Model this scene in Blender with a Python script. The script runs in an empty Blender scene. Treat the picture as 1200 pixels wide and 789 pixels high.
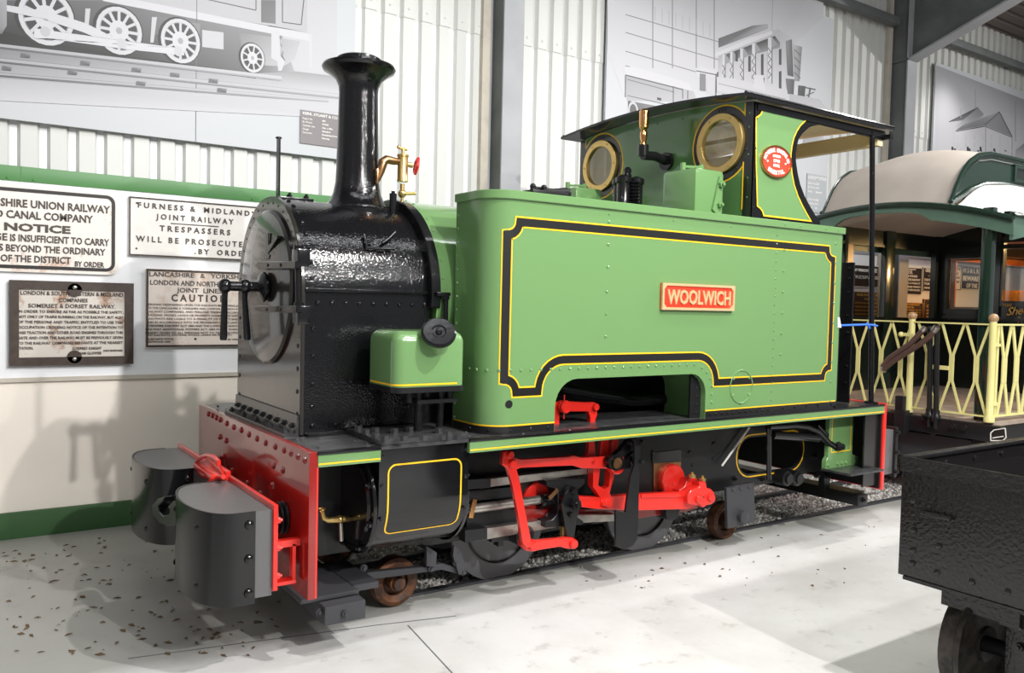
import bpy, bmesh, math, random
from mathutils import Vector, Matrix
from mathutils.geometry import tessellate_polygon
random.seed(7)
SC = bpy.context.scene
COL = SC.collection
PI = math.pi

# ------------------------------------------------------------------ camera
YAW, PIT, ROL, FPX = 0.5998986770, -0.0407013240, 0.0234531263, 986.534770
CAM = Vector((-0.6695890342, -3.5991152005, 1.3324407781))
_f = Vector((math.sin(YAW)*math.cos(PIT), math.cos(YAW)*math.cos(PIT), math.sin(PIT)))
_r0 = Vector((math.cos(YAW), -math.sin(YAW), 0)); _u0 = _r0.cross(_f)
_r = _r0*math.cos(ROL) + _u0*math.sin(ROL); _u = -_r0*math.sin(ROL) + _u0*math.cos(ROL)
cd = bpy.data.cameras.new('camera'); cam = bpy.data.objects.new('camera', cd); COL.objects.link(cam)
cd.sensor_width = 36; cd.lens = FPX*36/1200; cd.clip_start = .05; cd.clip_end = 200
cam.matrix_world = Matrix(((_r.x,_u.x,-_f.x,CAM.x),(_r.y,_u.y,-_f.y,CAM.y),(_r.z,_u.z,-_f.z,CAM.z),(0,0,0,1)))
SC.camera = cam
def bp(px, py, ax, v):
    """survey helper: the point of the plane <ax = v> that the photograph shows at pixel (px, py)"""
    d = _f + _r*((px-600)/FPX) - _u*((py-394.5)/FPX)
    k = 'xyz'.index(ax); t = (v-CAM[k])/d[k]
    return CAM + d*t
def PX(v, pts, ax='y'): return [bp(a, b, ax, v) for a, b in pts]

# ------------------------------------------------------------------ light
SC.view_settings.view_transform = 'Standard'; SC.view_settings.look = 'None'
SC.view_settings.exposure = 0.24; SC.view_settings.gamma = 1.0; SC.view_settings.use_curve_mapping = False
W = bpy.data.worlds.new('world'); SC.world = W; W.use_nodes = True
W.node_tree.nodes['Background'].inputs[0].default_value = (.95,.975,1,1)
W.node_tree.nodes['Background'].inputs[1].default_value = .24
def lamp(name, loc, target, power, size, color=(1,.98,.955), spot=150):
    l = bpy.data.lights.new(name, 'SPOT'); l.energy = power; l.shadow_soft_size = size; l.color = color
    l.spot_size = math.radians(spot); l.spot_blend = .85
    o = bpy.data.objects.new(name, l); COL.objects.link(o); o.location = loc
    o.rotation_euler = (Vector(target)-Vector(loc)).to_track_quat('-Z','Y').to_euler()
    return o
lamp('ceiling_spotlight', (2.05,-3.15,4.3), (1.5,-.4,.3), 440, .04, spot=128)
lamp('ceiling_spotlight', (6.4,-1.5,4.3), (4.6,0,.6), 300, .05, spot=135)
lamp('ceiling_spotlight', (-2.6,-3.15,4.3), (0.0,0.6,.5), 45, .05, spot=120)
lamp('ceiling_spotlight', (9.8,-2.4,4.3), (7.2,.4,1.5), 300, .06, spot=140)
lamp('ceiling_spotlight', (1.5,-6.4,4.3), (1.1,0,.7), 740, .06, spot=92)
lamp('ceiling_spotlight', (3.2,-6.6,4.3), (3.6,0,1.0), 360, .06, spot=92)
lamp('wall_fill_light', (8.6,1.05,4.2), (8.6,1.45,1.6), 45, .1, (1,.98,.95), 100)  # added unseen lamp, brightens the wall and notices behind the tramcar
def fill_strip(loc, length, power):  # unseen overhead strips added for soft fill and long highlights
    l = bpy.data.lights.new('fill_strip_light','AREA'); l.shape = 'RECTANGLE'; l.size = length; l.size_y = .22; l.energy = power; l.color = (.97,.985,1)
    o = bpy.data.objects.new('fill_strip_light', l); COL.objects.link(o); o.location = loc
fill_strip((2.6,-1.7,5.1), 8, 80)
fill_strip((2.6,-4.8,5.4), 8, 115)
fill_strip((2.6,-7.8,5.6), 8, 115)

# ------------------------------------------------------------------ materials
def mat(name, col, rough=.5, metal=0., bump=0., bscale=40., var=0., vscale=6., col2=None, coat=0., spec=.5, detail=3.):
    m = bpy.data.materials.new(name); m.use_nodes = True
    nt = m.node_tree; b = nt.nodes['Principled BSDF']
    b.inputs['Base Color'].default_value = (*col,1); b.inputs['Roughness'].default_value = rough
    b.inputs['Metallic'].default_value = metal; b.inputs['Coat Weight'].default_value = coat
    b.inputs['Coat Roughness'].default_value = .08; b.inputs['Specular IOR Level'].default_value = spec
    if bump or var:
        tc = nt.nodes.new('ShaderNodeTexCoord')
    if bump:
        n = nt.nodes.new('ShaderNodeTexNoise'); n.inputs['Scale'].default_value = bscale; n.inputs['Detail'].default_value = detail
        bm_ = nt.nodes.new('ShaderNodeBump'); bm_.inputs['Strength'].default_value = bump; bm_.inputs['Distance'].default_value = .004
        nt.links.new(tc.outputs['Object'], n.inputs['Vector']); nt.links.new(n.outputs['Fac'], bm_.inputs['Height'])
        nt.links.new(bm_.outputs['Normal'], b.inputs['Normal']); nt.links.new(bm_.outputs['Normal'], b.inputs['Coat Normal'])
    if var:
        n2 = nt.nodes.new('ShaderNodeTexNoise'); n2.inputs['Scale'].default_value = vscale; n2.inputs['Detail'].default_value = 5
        r = nt.nodes.new('ShaderNodeValToRGB'); c2 = col2 or tuple(c*(1-var) for c in col)
        r.color_ramp.elements[0].position = .38; r.color_ramp.elements[1].position = .62
        r.color_ramp.elements[0].color = (*c2,1); r.color_ramp.elements[1].color = (*col,1)
        nt.links.new(tc.outputs['Object'], n2.inputs['Vector']); nt.links.new(n2.outputs['Fac'], r.inputs['Fac'])
        nt.links.new(r.outputs['Color'], b.inputs['Base Color'])
    return m
def sr(r,g,b):
    f = lambda c: ((c/255+.055)/1.055)**2.4 if c/255>.04045 else c/255/12.92
    return (f(r),f(g),f(b))
M = dict(
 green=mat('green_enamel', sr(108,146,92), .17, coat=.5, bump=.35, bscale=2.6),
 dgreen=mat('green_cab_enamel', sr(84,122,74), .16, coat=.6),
 black=mat('black_gloss_enamel', (.007,.007,.008), .16, bump=.08, bscale=60),
 satin=mat('black_satin_paint', (.012,.012,.013), .32, bump=.10, bscale=30, spec=.35),
 hammered=mat('black_hammered_enamel', (.006,.006,.007), .11, bump=.30, bscale=120, detail=1.),
 front=mat('smokebox_front_graphite', (.034,.031,.028), .2, metal=.3, coat=.4, bump=.2, bscale=7),
 grate=mat('footplate_grey_black', (.055,.055,.057), .24, bump=.3, bscale=60, var=.4, vscale=20),
 grey=mat('grey_black_paint', (.045,.045,.05), .42, bump=.1, bscale=40, spec=.35),
 bright=mat('bright_steel', (.55,.52,.47), .32, metal=.85, var=.35, vscale=12),
 bolt=mat('bolt_steel', (.10,.10,.105), .3, metal=.6),
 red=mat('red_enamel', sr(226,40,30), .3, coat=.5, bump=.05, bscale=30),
 beam=mat('red_enamel_shaded', sr(142,28,24), .2, coat=.6, bump=.10, bscale=14),  # darker copy of the red enamel, front face's shade put into the colour
 yellow=mat('yellow_lining', sr(248,196,30), .4),
 cladblack=mat('black_smooth_enamel', (.007,.007,.008), .10),
 letterbrass=mat('polished_brass_letters', sr(236,212,160), .3, metal=.5),
 wheelgrime=mat('grimy_wheel_iron', sr(70,62,56), .5, metal=.2, bump=.4, bscale=50, var=.5, vscale=25, col2=sr(30,28,27)),
 lineblack=mat('black_lining', (.012,.012,.012), .3, coat=.4),
 brass=mat('brass', sr(206,176,112), .33, metal=.9, bump=.05),
 bronze=mat('bronze', sr(170,128,92), .3, metal=1., bump=.1),
 copper=mat('copper_brass', sr(232,170,110), .15, metal=1.),
 cream=mat('cream_paint', sr(238,214,166), .45),
 platered=mat('nameplate_red', sr(236,62,40), .35),
 rust=mat('rusty_iron', sr(118,74,44), .6, metal=.2, bump=.4, bscale=50, var=.5, vscale=18, col2=sr(60,42,34)),
 tyre=mat('grey_tyre', (.10,.10,.105), .42, bump=.05),
 wood=mat('weathered_deck_wood', sr(176,158,142), .7, bump=.2, bscale=25, var=.25, vscale=9),
 blockwood=mat('black_painted_wood', (.12,.12,.12), .34, bump=.2, bscale=24),
 tgreen=mat('tram_green', sr(30,50,41), .2, coat=.6),
 tlight=mat('tram_green_valance', sr(88,116,100), .4, var=.15),
 tblack=mat('tram_dark_panel', sr(22,30,27), .22, coat=.6),
 canvas=mat('roof_canvas', sr(180,170,160), .8, bump=.1, bscale=60, var=.08, vscale=5),
 canvaslight=mat('roof_canvas_pale', sr(232,230,226), .8, bump=.1, bscale=60),
 pale=mat('pale_yellow_paint', sr(232,224,150), .4),
 knob=mat('brown_knob', sr(176,140,100), .35, coat=.4),
 saloon=mat('varnished_wood', sr(178,96,38), .3, coat=.5, var=.4, vscale=5),
 plush=mat('gold_plush', sr(170,120,50), .85, bump=.5, bscale=70, var=.4, vscale=12),
 gold=mat('gold_lettering', sr(226,178,90), .4),
 hose=mat('hose_rubber', sr(88,64,56), .5),
 wagonpaint=mat('wagon_black_bitumen', (.013,.012,.012), .26, bump=.7, bscale=75, detail=2.),
 sheet=mat('white_cladding', sr(212,213,209), .45, var=.04, vscale=2),
 board=mat('white_wall_board', sr(246,247,250), .4, var=.05, vscale=3),
 dado=mat('cream_dado', sr(250,240,228), .6, var=.05, vscale=2),
 trim=mat('green_trim', sr(78,134,74), .45),
 skirt=mat('green_skirting', sr(56,94,52), .55),
 steel=mat('grey_steelwork', sr(166,168,172), .55, var=.12, vscale=3),
 steeldark=mat('shaded_steel_and_joints', sr(112,116,116), .6, var=.25, vscale=4),  # shade of the column webs is in this darker grey; joints use it too
 flash=mat('cream_flashing', sr(206,198,184), .6, var=.15, vscale=8),
 roofing=mat('brown_roof_sheet', sr(104,96,90), .6),
 blue=mat('blue_cord', sr(40,110,230), .5),
 signwhite=mat('enamel_white', sr(240,236,230), .4, var=.06, vscale=14),
 signblack=mat('enamel_black', sr(34,28,26), .5),
 signbrown=mat('sign_brown_edge', sr(72,58,50), .5, var=.3, vscale=30),
 letter=mat('sign_letter_brown', sr(70,60,54), .5),
 letterwhite=mat('white_lettering', sr(246,244,238), .5),
 paper=mat('poster_paper', sr(192,195,199), .5),
 labelgrey=mat('label_grey', sr(128,122,124), .5),
 labelgrey2=mat('label_light_grey', sr(172,176,180), .5),
)
def rusty_sign(name, base, rust, lo=.56, hi=.68, sc=5.):
    m = mat(name, base, .45); nt = m.node_tree; b = nt.nodes['Principled BSDF']
    tc = nt.nodes.new('ShaderNodeTexCoord'); n = nt.nodes.new('ShaderNodeTexNoise'); n.inputs['Scale'].default_value = sc; n.inputs['Detail'].default_value = 9; n.inputs['Roughness'].default_value = .7
    r = nt.nodes.new('ShaderNodeValToRGB'); e = r.color_ramp.elements
    e[0].position = lo; e[0].color = (*base,1); e[1].position = hi; e[1].color = (*rust,1)
    nt.links.new(tc.outputs['Object'], n.inputs['Vector']); nt.links.new(n.outputs['Fac'], r.inputs['Fac']); nt.links.new(r.outputs['Color'], b.inputs['Base Color'])
    return m
M['rustsign'] = rusty_sign('enamel_white_rust_spotted', sr(238,232,224), sr(186,120,66), .58, .72)
M['rustsign2'] = rusty_sign('enamel_grey_rusted', sr(214,206,196), sr(150,92,40), .52, .62, 4.5)
M['cautionsign'] = rusty_sign('enamel_pinkish_white', sr(232,220,210), sr(206,178,160), .5, .7, 10)
def tone_material(name, rough=.5):
    m = bpy.data.materials.new(name); m.use_nodes = True; nt = m.node_tree
    a = nt.nodes.new('ShaderNodeAttribute'); a.attribute_name = 'tone'
    nt.links.new(a.outputs['Color'], nt.nodes['Principled BSDF'].inputs['Base Color']); nt.nodes['Principled BSDF'].inputs['Roughness'].default_value = rough
    return m
M['print'] = tone_material('photographic_print')
def glass_material(name, tint=(.9,.95,.93), amount=.12):
    m = bpy.data.materials.new(name); m.use_nodes = True; nt = m.node_tree
    nt.nodes.remove(nt.nodes['Principled BSDF'])
    t = nt.nodes.new('ShaderNodeBsdfTransparent'); t.inputs[0].default_value = (*tint,1)
    g = nt.nodes.new('ShaderNodeBsdfGlossy'); g.inputs['Roughness'].default_value = .03
    mx = nt.nodes.new('ShaderNodeMixShader'); mx.inputs[0].default_value = amount
    nt.links.new(t.outputs[0], mx.inputs[1]); nt.links.new(g.outputs[0], mx.inputs[2]); nt.links.new(mx.outputs[0], nt.nodes['Material Output'].inputs[0])
    return m
M['glass'] = glass_material('window_glass',(.95,.97,.95),.07)
def floor_material():
    m = mat('painted_concrete', sr(206,205,203), .5); nt = m.node_tree; b = nt.nodes['Principled BSDF']
    tc = nt.nodes.new('ShaderNodeTexCoord')
    def noise(s, d, lo, hi, c0, c1):
        n = nt.nodes.new('ShaderNodeTexNoise'); n.inputs['Scale'].default_value = s; n.inputs['Detail'].default_value = d; n.inputs['Roughness'].default_value = .65
        r = nt.nodes.new('ShaderNodeValToRGB'); e = r.color_ramp.elements; e[0].position = lo; e[1].position = hi; e[0].color = (*c0,1); e[1].color = (*c1,1)
        nt.links.new(tc.outputs['Object'], n.inputs['Vector']); nt.links.new(n.outputs['Fac'], r.inputs['Fac']); return r, n
    r1, n1 = noise(1.1, 6, .35, .6, sr(190,188,184), sr(210,209,207))
    r2, n2 = noise(9., 8, .30, .42, sr(176,170,160), (1,1,1))
    mx = nt.nodes.new('ShaderNodeMix'); mx.data_type = 'RGBA'; mx.blend_type = 'MULTIPLY'; mx.inputs[0].default_value = .45
    nt.links.new(r1.outputs[0], mx.inputs[6]); nt.links.new(r2.outputs[0], mx.inputs[7])
    # oily stain beside the track
    sep = nt.nodes.new('ShaderNodeSeparateXYZ'); nt.links.new(tc.outputs['Object'], sep.inputs[0])
    ad = nt.nodes.new('ShaderNodeMath'); ad.operation = 'MULTIPLY_ADD'; ad.inputs[1].default_value = .35; nt.links.new(n1.outputs['Fac'], ad.inputs[0]); nt.links.new(sep.outputs['Y'], ad.inputs[2])
    mr = nt.nodes.new('ShaderNodeMapRange'); mr.inputs['From Min'].default_value = -.30; mr.inputs['From Max'].default_value = -.17; mr.inputs['To Min'].default_value = 0; mr.inputs['To Max'].default_value = .75
    nt.links.new(ad.outputs[0], mr.inputs['Value'])
    m2 = nt.nodes.new('ShaderNodeMix'); m2.data_type = 'RGBA'
    nt.links.new(mr.outputs[0], m2.inputs[0]); nt.links.new(mx.outputs[2], m2.inputs[6]); m2.inputs[7].default_value = (*sr(140,140,132),1)
    nt.links.new(m2.outputs[2], b.inputs['Base Color'])
    bmp = nt.nodes.new('ShaderNodeBump'); bmp.inputs['Strength'].default_value = .12; bmp.inputs['Distance'].default_value = .004
    nt.links.new(n2.outputs['Fac'], bmp.inputs['Height']); nt.links.new(bmp.outputs[0], b.inputs['Normal'])
    return m
M['floor'] = floor_material()
M['stone'] = tone_material('gravel_stone', .85)
M['leaf'] = mat('dead_leaf', sr(104,82,54), .9)
M['warmlamp'] = bpy.data.materials.new('lit_lamp_glass'); M['warmlamp'].use_nodes = True
_b = M['warmlamp'].node_tree.nodes['Principled BSDF']; _b.inputs['Emission Color'].default_value = (1,.62,.25,1); _b.inputs['Emission Strength'].default_value = 14

# ------------------------------------------------------------------ mesh helpers
def V(*a): return Vector(a)
class MB:
    def __init__(s): s.bm = bmesh.new(); s.m = 0; s.tone = None; s.lay = None
    def _f(s, vs):
        try: f = s.bm.faces.new(vs)
        except ValueError: return None
        f.material_index = s.m; f.smooth = True; return f
    def box(s, x0,x1,y0,y1,z0,z1, bev=0.):
        b = bmesh.new()
        vs = [b.verts.new((x,y,z)) for x in (x0,x1) for y in (y0,y1) for z in (z0,z1)]
        for q in ((0,1,3,2),(4,6,7,5),(0,4,5,1),(2,3,7,6),(0,2,6,4),(1,5,7,3)): b.faces.new([vs[i] for i in q])
        s._merge(b, bev); return s
    def _merge(s, b, bev=0., seg=2):
        bmesh.ops.recalc_face_normals(b, faces=b.faces)
        if bev: bmesh.ops.bevel(b, geom=list(b.edges), offset=bev, segments=seg, affect='EDGES', profile=.6)
        mp = {v: s.bm.verts.new(v.co) for v in b.verts}
        for f in b.faces: s._f([mp[v] for v in f.verts])
        b.free()
    def obox(s, c, ax, ay, az, bev=0.):
        """box with centre c and half-axis vectors"""
        b = bmesh.new(); c = Vector(c)
        vs = [b.verts.new(c+Vector(ax)*i+Vector(ay)*j+Vector(az)*k) for i in (-1,1) for j in (-1,1) for k in (-1,1)]
        for q in ((0,1,3,2),(4,6,7,5),(0,4,5,1),(2,3,7,6),(0,2,6,4),(1,5,7,3)): b.faces.new([vs[i] for i in q])
        s._merge(b, bev); return s
    def bar(s, p0, p1, w, t, up=(0,0,1)):
        p0, p1 = Vector(p0), Vector(p1); d = p1-p0; u = Vector(up)
        a = d.cross(u).normalized(); n = a.cross(d).normalized()
        return s.obox((p0+p1)/2, d/2, a*(w/2), n*(t/2))
    def prism(s, pts, vec, bev=0.):
        b = bmesh.new(); vec = Vector(vec); pts = [Vector(p) for p in pts]; n = len(pts)
        lo = [b.verts.new(p) for p in pts]; hi = [b.verts.new(p+vec) for p in pts]
        b.faces.new(lo); b.faces.new(hi[::-1])
        for i in range(n): b.faces.new((lo[i], hi[i], hi[(i+1)%n], lo[(i+1)%n]))
        s._merge(b, bev, 1); return s
    def holed(s, outer, holes, fn, vec):
        """plate with openings: 2-D outlines, fn maps (u, v) to 3-D, vec is its thickness"""
        loops = [outer]+holes; tri = tessellate_polygon([[Vector((a,b,0)) for a,b in l] for l in loops])
        flat = [q for l in loops for q in l]; vec = Vector(vec)
        b = bmesh.new()
        lo = [b.verts.new(Vector(fn(*q))) for q in flat]; hi = [b.verts.new(Vector(fn(*q))+vec) for q in flat]
        for t in tri:
            try: b.faces.new([lo[i] for i in t]); b.faces.new([hi[i] for i in reversed(t)])
            except ValueError: pass
        k = 0
        for l in loops:
            n = len(l)
            for i in range(n):
                a, c = k+i, k+(i+1)%n
                b.faces.new((lo[a], hi[a], hi[c], lo[c]))
            k += n
        s._merge(b); return s
    def cyl(s, p0, p1, r0, r1=None, seg=24, cap=True):
        p0, p1 = Vector(p0), Vector(p1); r1 = r0 if r1 is None else r1
        L = (p1-p0).length
        return s.lathe([(0,0)]*0+([(0,0)] if cap else [])+[(r0,0),(r1,L)]+([(0,L)] if cap else []), p0, p1-p0, seg)
    def lathe(s, prof, org, axis, seg=32, a0=0., a1=2*PI):
        org = Vector(org); w = Vector(axis).normalized()
        u = w.orthogonal().normalized()
        if abs(w.z) > .99: u = Vector((1,0,0))
        v = w.cross(u); full = abs(a1-a0-2*PI) < 1e-6
        n = seg if full else seg+1; rings = []
        for r, h in prof:
            if r <= 1e-9: rings.append([s.bm.verts.new(org+w*h)])
            else: rings.append([s.bm.verts.new(org+w*h+(u*math.cos(a0+(a1-a0)*i/seg)+v*math.sin(a0+(a1-a0)*i/seg))*r) for i in range(n)])
        for A, B in zip(rings, rings[1:]):
            for i in range(seg):
                j = (i+1) % n
                if len(A) == 1 and len(B) == 1: continue
                if len(A) == 1: s._f((A[0], B[j], B[i]))
                elif len(B) == 1: s._f((A[i], A[j], B[0]))
                else: s._f((A[i], A[j], B[j], B[i]))
        return s
    def tube(s, pts, r, seg=10, cap=True):
        pts = [Vector(p) for p in pts]; n = len(pts); u = None; rings = []
        for i, p in enumerate(pts):
            t = ((pts[min(i+1,n-1)]-p).normalized()+(p-pts[max(i-1,0)]).normalized()).normalized()
            if u is None: u = t.orthogonal().normalized()
            u = (u-t*u.dot(t)).normalized(); v = t.cross(u)
            rr = r[i] if isinstance(r,(list,tuple)) else r
            rings.append([s.bm.verts.new(p+(u*math.cos(2*PI*k/seg)+v*math.sin(2*PI*k/seg))*rr) for k in range(seg)])
        for A, B in zip(rings, rings[1:]):
            for k in range(seg): s._f((A[k], A[(k+1)%seg], B[(k+1)%seg], B[k]))
        if cap: s._f(rings[0][::-1]); s._f(rings[-1])
        return s
    def rivet(s, p, n, r=.008, h=None, seg=8):
        h = h or r*.7
        return s.lathe([(r,0),(r*.85,h*.55),(r*.45,h*.92),(0,h)], p, n, seg)
    def hexbolt(s, p, n, r=.014, h=.012, shank=.5):
        s.lathe([(r,0),(r,h),(0,h)], p, n, 6)
        q = Vector(p)+Vector(n).normalized()*h
        if shank: s.lathe([(r*shank,0),(r*shank,h*.7),(0,h*.7)], q, n, 8)
        return s
    def sphere(s, c, r, seg=14, rings=8, sc=(1,1,1)):
        c = Vector(c); R = []
        for i in range(rings+1):
            a = PI*i/rings
            if i in (0,rings): R.append([s.bm.verts.new(c+Vector((0,0,r*sc[2]*math.cos(a))))])
            else: R.append([s.bm.verts.new(c+Vector((r*sc[0]*math.sin(a)*math.cos(2*PI*k/seg), r*sc[1]*math.sin(a)*math.sin(2*PI*k/seg), r*sc[2]*math.cos(a)))) for k in range(seg)])
        for A, B in zip(R, R[1:]):
            for k in range(seg):
                j = (k+1)%seg
                if len(A) == 1: s._f((A[0], B[k], B[j]))
                elif len(B) == 1: s._f((A[k], B[0], A[j]))
                else: s._f((A[k], B[k], B[j], A[j]))
        return s
    def grid(s, rows):
        R = [[s.bm.verts.new(p) for p in row] for row in rows]
        for A, B in zip(R, R[1:]):
            for i in range(len(A)-1): s._f((A[i], A[i+1], B[i+1], B[i]))
        return s
    def ribbon(s, path, w, fn, th=.0012, closed=False):
        """painted line of width w along a 2-D path; fn(u, v, off) maps to 3-D on the surface"""
        n = len(path); L, R = [], []
        for i in range(n):
            p = Vector(path[i])
            a = Vector(path[(i-1)%n]) if (closed or i>0) else p; c = Vector(path[(i+1)%n]) if (closed or i<n-1) else p
            d0 = (p-a).normalized() if (p-a).length>1e-9 else None; d1 = (c-p).normalized() if (c-p).length>1e-9 else None
            d0 = d0 or d1; d1 = d1 or d0
            n0 = Vector((-d0.y,d0.x)); n1 = Vector((-d1.y,d1.x)); b = (n0+n1)
            b = b.normalized() if b.length>1e-6 else n0
            k = w/2/max(.45, b.dot(n0))
            L.append(p+b*k); R.append(p-b*k)
        vs = [(s.bm.verts.new(fn(l.x,l.y,th)), s.bm.verts.new(fn(r.x,r.y,th))) for l, r in zip(L,R)]
        rng = range(n if closed else n-1)
        for i in rng: s._f((vs[i][0], vs[(i+1)%n][0], vs[(i+1)%n][1], vs[i][1]))
        return s
    def build(s, name, mats, parent=None, ang=32, recalc=True):
        if recalc: bmesh.ops.recalc_face_normals(s.bm, faces=s.bm.faces)
        me = bpy.data.meshes.new(name); s.bm.to_mesh(me); s.bm.free()
        for m in (mats if isinstance(mats,(list,tuple)) else [mats]): me.materials.append(M[m] if isinstance(m,str) else m)
        me.set_sharp_from_angle(angle=math.radians(ang))
        o = bpy.data.objects.new(name, me); COL.objects.link(o)
        if parent is not None:
            o.parent = parent
            o.matrix_parent_inverse = Matrix.Translation(-parent.location) if parent.type == 'EMPTY' else Matrix.Identity(4)
        return o
def tag(o, label=None, cat=None, group=None, kind=None):
    for k, v in (('label',label),('category',cat),('group',group),('kind',kind)):
        if v: o[k] = v
    return o
def thing(name, loc, label, cat, group=None):
    o = bpy.data.objects.new(name, None); COL.objects.link(o); o.location = loc; o.empty_display_size = .1
    return tag(o, label, cat, group)
def struct(name, mb, mats): return tag(mb.build(name, mats), kind='structure')
def arc(cx, cy, r, a0, a1, n=8): return [(cx+r*math.cos(math.radians(a0+(a1-a0)*i/n)), cy+r*math.sin(math.radians(a0+(a1-a0)*i/n))) for i in range(n+1)]
def rrect(x0,x1,y0,y1,r,n=5):
    return arc(x1-r,y1-r,r,0,90,n)+arc(x0+r,y1-r,r,90,180,n)+arc(x0+r,y0+r,r,180,270,n)+arc(x1-r,y0+r,r,270,360,n)
def circ(cx,cy,r,n=32): return [(cx+r*math.cos(2*PI*i/n), cy+r*math.sin(2*PI*i/n)) for i in range(n)]
_tc = {}
def glyphs(txt, bold):
    """outline of a line of lettering as a triangle mesh in its own units: (verts, faces, x0, x1, cap height)"""
    key = (txt, bold)
    if key not in _tc:
        cu = bpy.data.curves.new('tmp','FONT'); cu.body = txt; cu.offset = bold; cu.resolution_u = 2; cu.fill_mode = 'FRONT'
        o = bpy.data.objects.new('tmp', cu); COL.objects.link(o)
        dg = bpy.context.evaluated_depsgraph_get(); dg.update()
        me = bpy.data.meshes.new_from_object(o.evaluated_get(dg))
        vs = [v.co.copy() for v in me.vertices]; fs = [tuple(p.vertices) for p in me.polygons]
        bpy.data.objects.remove(o); bpy.data.curves.remove(cu); bpy.data.meshes.remove(me)
        xs = [v.x for v in vs] or [0,1]
        _tc[key] = (vs, fs, min(xs), max(xs))
    return _tc[key]
CAP = .70
def letters(mb, txt, x0, x1, h, fn, bold=.012, depth=0., z=0., spread=1.):
    """a line of lettering fitted between x0 and x1, cap height h, baseline z; fn(u, v, off) maps to 3-D"""
    vs, fs, a, b = glyphs(txt, bold)
    if x1 is None: sx = h/CAP; u0 = x0
    elif x0 is None: sx = h/CAP; u0 = x1-(b-a)*sx
    else: sx = (x1-x0)/(b-a); u0 = x0
    P = lambda c, off: mb.bm.verts.new(fn(u0+(c.x-a)*sx, z+c.y*h/CAP, off))
    top = [P(c, depth+.0012) for c in vs]
    for f in fs: mb._f([top[i] for i in f])
    if depth:
        lo = [P(c, 0) for c in vs]; cnt = {}
        for f in fs:
            for i in range(len(f)):
                e = (f[i], f[(i+1)%len(f)]); cnt[tuple(sorted(e))] = cnt.get(tuple(sorted(e)),0)+1
        for (i,j), c in cnt.items():
            if c == 1: mb._f((top[i], top[j], lo[j], lo[i]))
# ------------------------------------------------------------------ the setting
YW = 1.61
TRX0, TRY0, TRY1 = 1.02, -.235, .62
m = MB()
m.box(-4.5,16,-9,TRY0,-.12,0); m.box(-4.5,16,TRY1,YW+.1,-.12,0); m.box(-4.5,TRX0,TRY0,TRY1,-.12,0)
m.box(TRX0,16,TRY0,TRY1,-.12,-.03)
floor = struct('floor', m, 'floor')
# joint between the floor slabs
m = MB()
for px0,px1 in ((( 150,772),(440,733)),((440,733),(535,722))):
    a, b = bp(*px0,'z',.0008), bp(*px1,'z',.0008); m.bar(a,b,.006,.001)
m.bar(bp(478,733,'z',.0008), bp(530,789,'z',.0008), .005,.001)
struct('trim_1', m, 'steeldark')
# corrugated cladding
def corrugated(x0,x1,z0,z1,y,mat_):
    P = .14; prof = []; x = x0
    while x < x1:
        prof += [(x,y),(x+.078,y),(x+.094,y+.032),(x+.124,y+.032)]; x += P
    m = MB(); m.grid([[(a,b,z0) for a,b in prof],[(a,b,z1) for a,b in prof]])
    return m
m = corrugated(-4.5,16,1.95,3.25,1.602,'sheet'); 
m2 = corrugated(-4.5,16,3.24,4.70,1.597,'sheet')
for i in range(int(20.5/.14)):
    m2.rivet((-4.5+i*.14+.039,1.597,3.30),(0,-1,0),.010,.006,6)
struct('wall_back', m, 'sheet'); struct('wall_back_upper', m2, 'sheet')
m = MB(); m.box(-4.5,16,YW-.012,YW+.02,.865,1.912); m.box(-4.5,16,YW+.02,YW+.1,0,4.9)
for x in (-2.1,-.30,1.52,3.3,5.1,6.9,8.7): m.box(x,x+.004,YW-.0135,YW-.012,.865,1.912)
struct('wall_back_board', m, 'board')
m = MB(); m.box(-4.5,16,YW-.006,YW+.02,0,.845); struct('wall_back_dado', m, 'dado')
m = MB(); m.box(-4.5,16,YW-.022,YW,.843,.866); struct('trim_2', m, 'flash')
m = MB(); m.box(-4.5,2.60,YW-.02,YW+.03,1.912,1.992,.003)
for x in (-.30,): m.box(x,x+.004,YW-.0215,YW-.02,1.912,1.992)
for x in (-.36,-.24,.93): m.rivet((x,YW-.02,1.925),(0,-1,0),.008)
struct('trim_3', m, 'trim')
m = MB(); m.box(2.80,16,YW-.02,YW+.03,1.912,1.992,.003); struct('trim_4', m, 'steel')
m = MB(); m.box(-4.5,16,YW-.03,YW,0,.142,.003); struct('baseboard_back', m, 'skirt')
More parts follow.
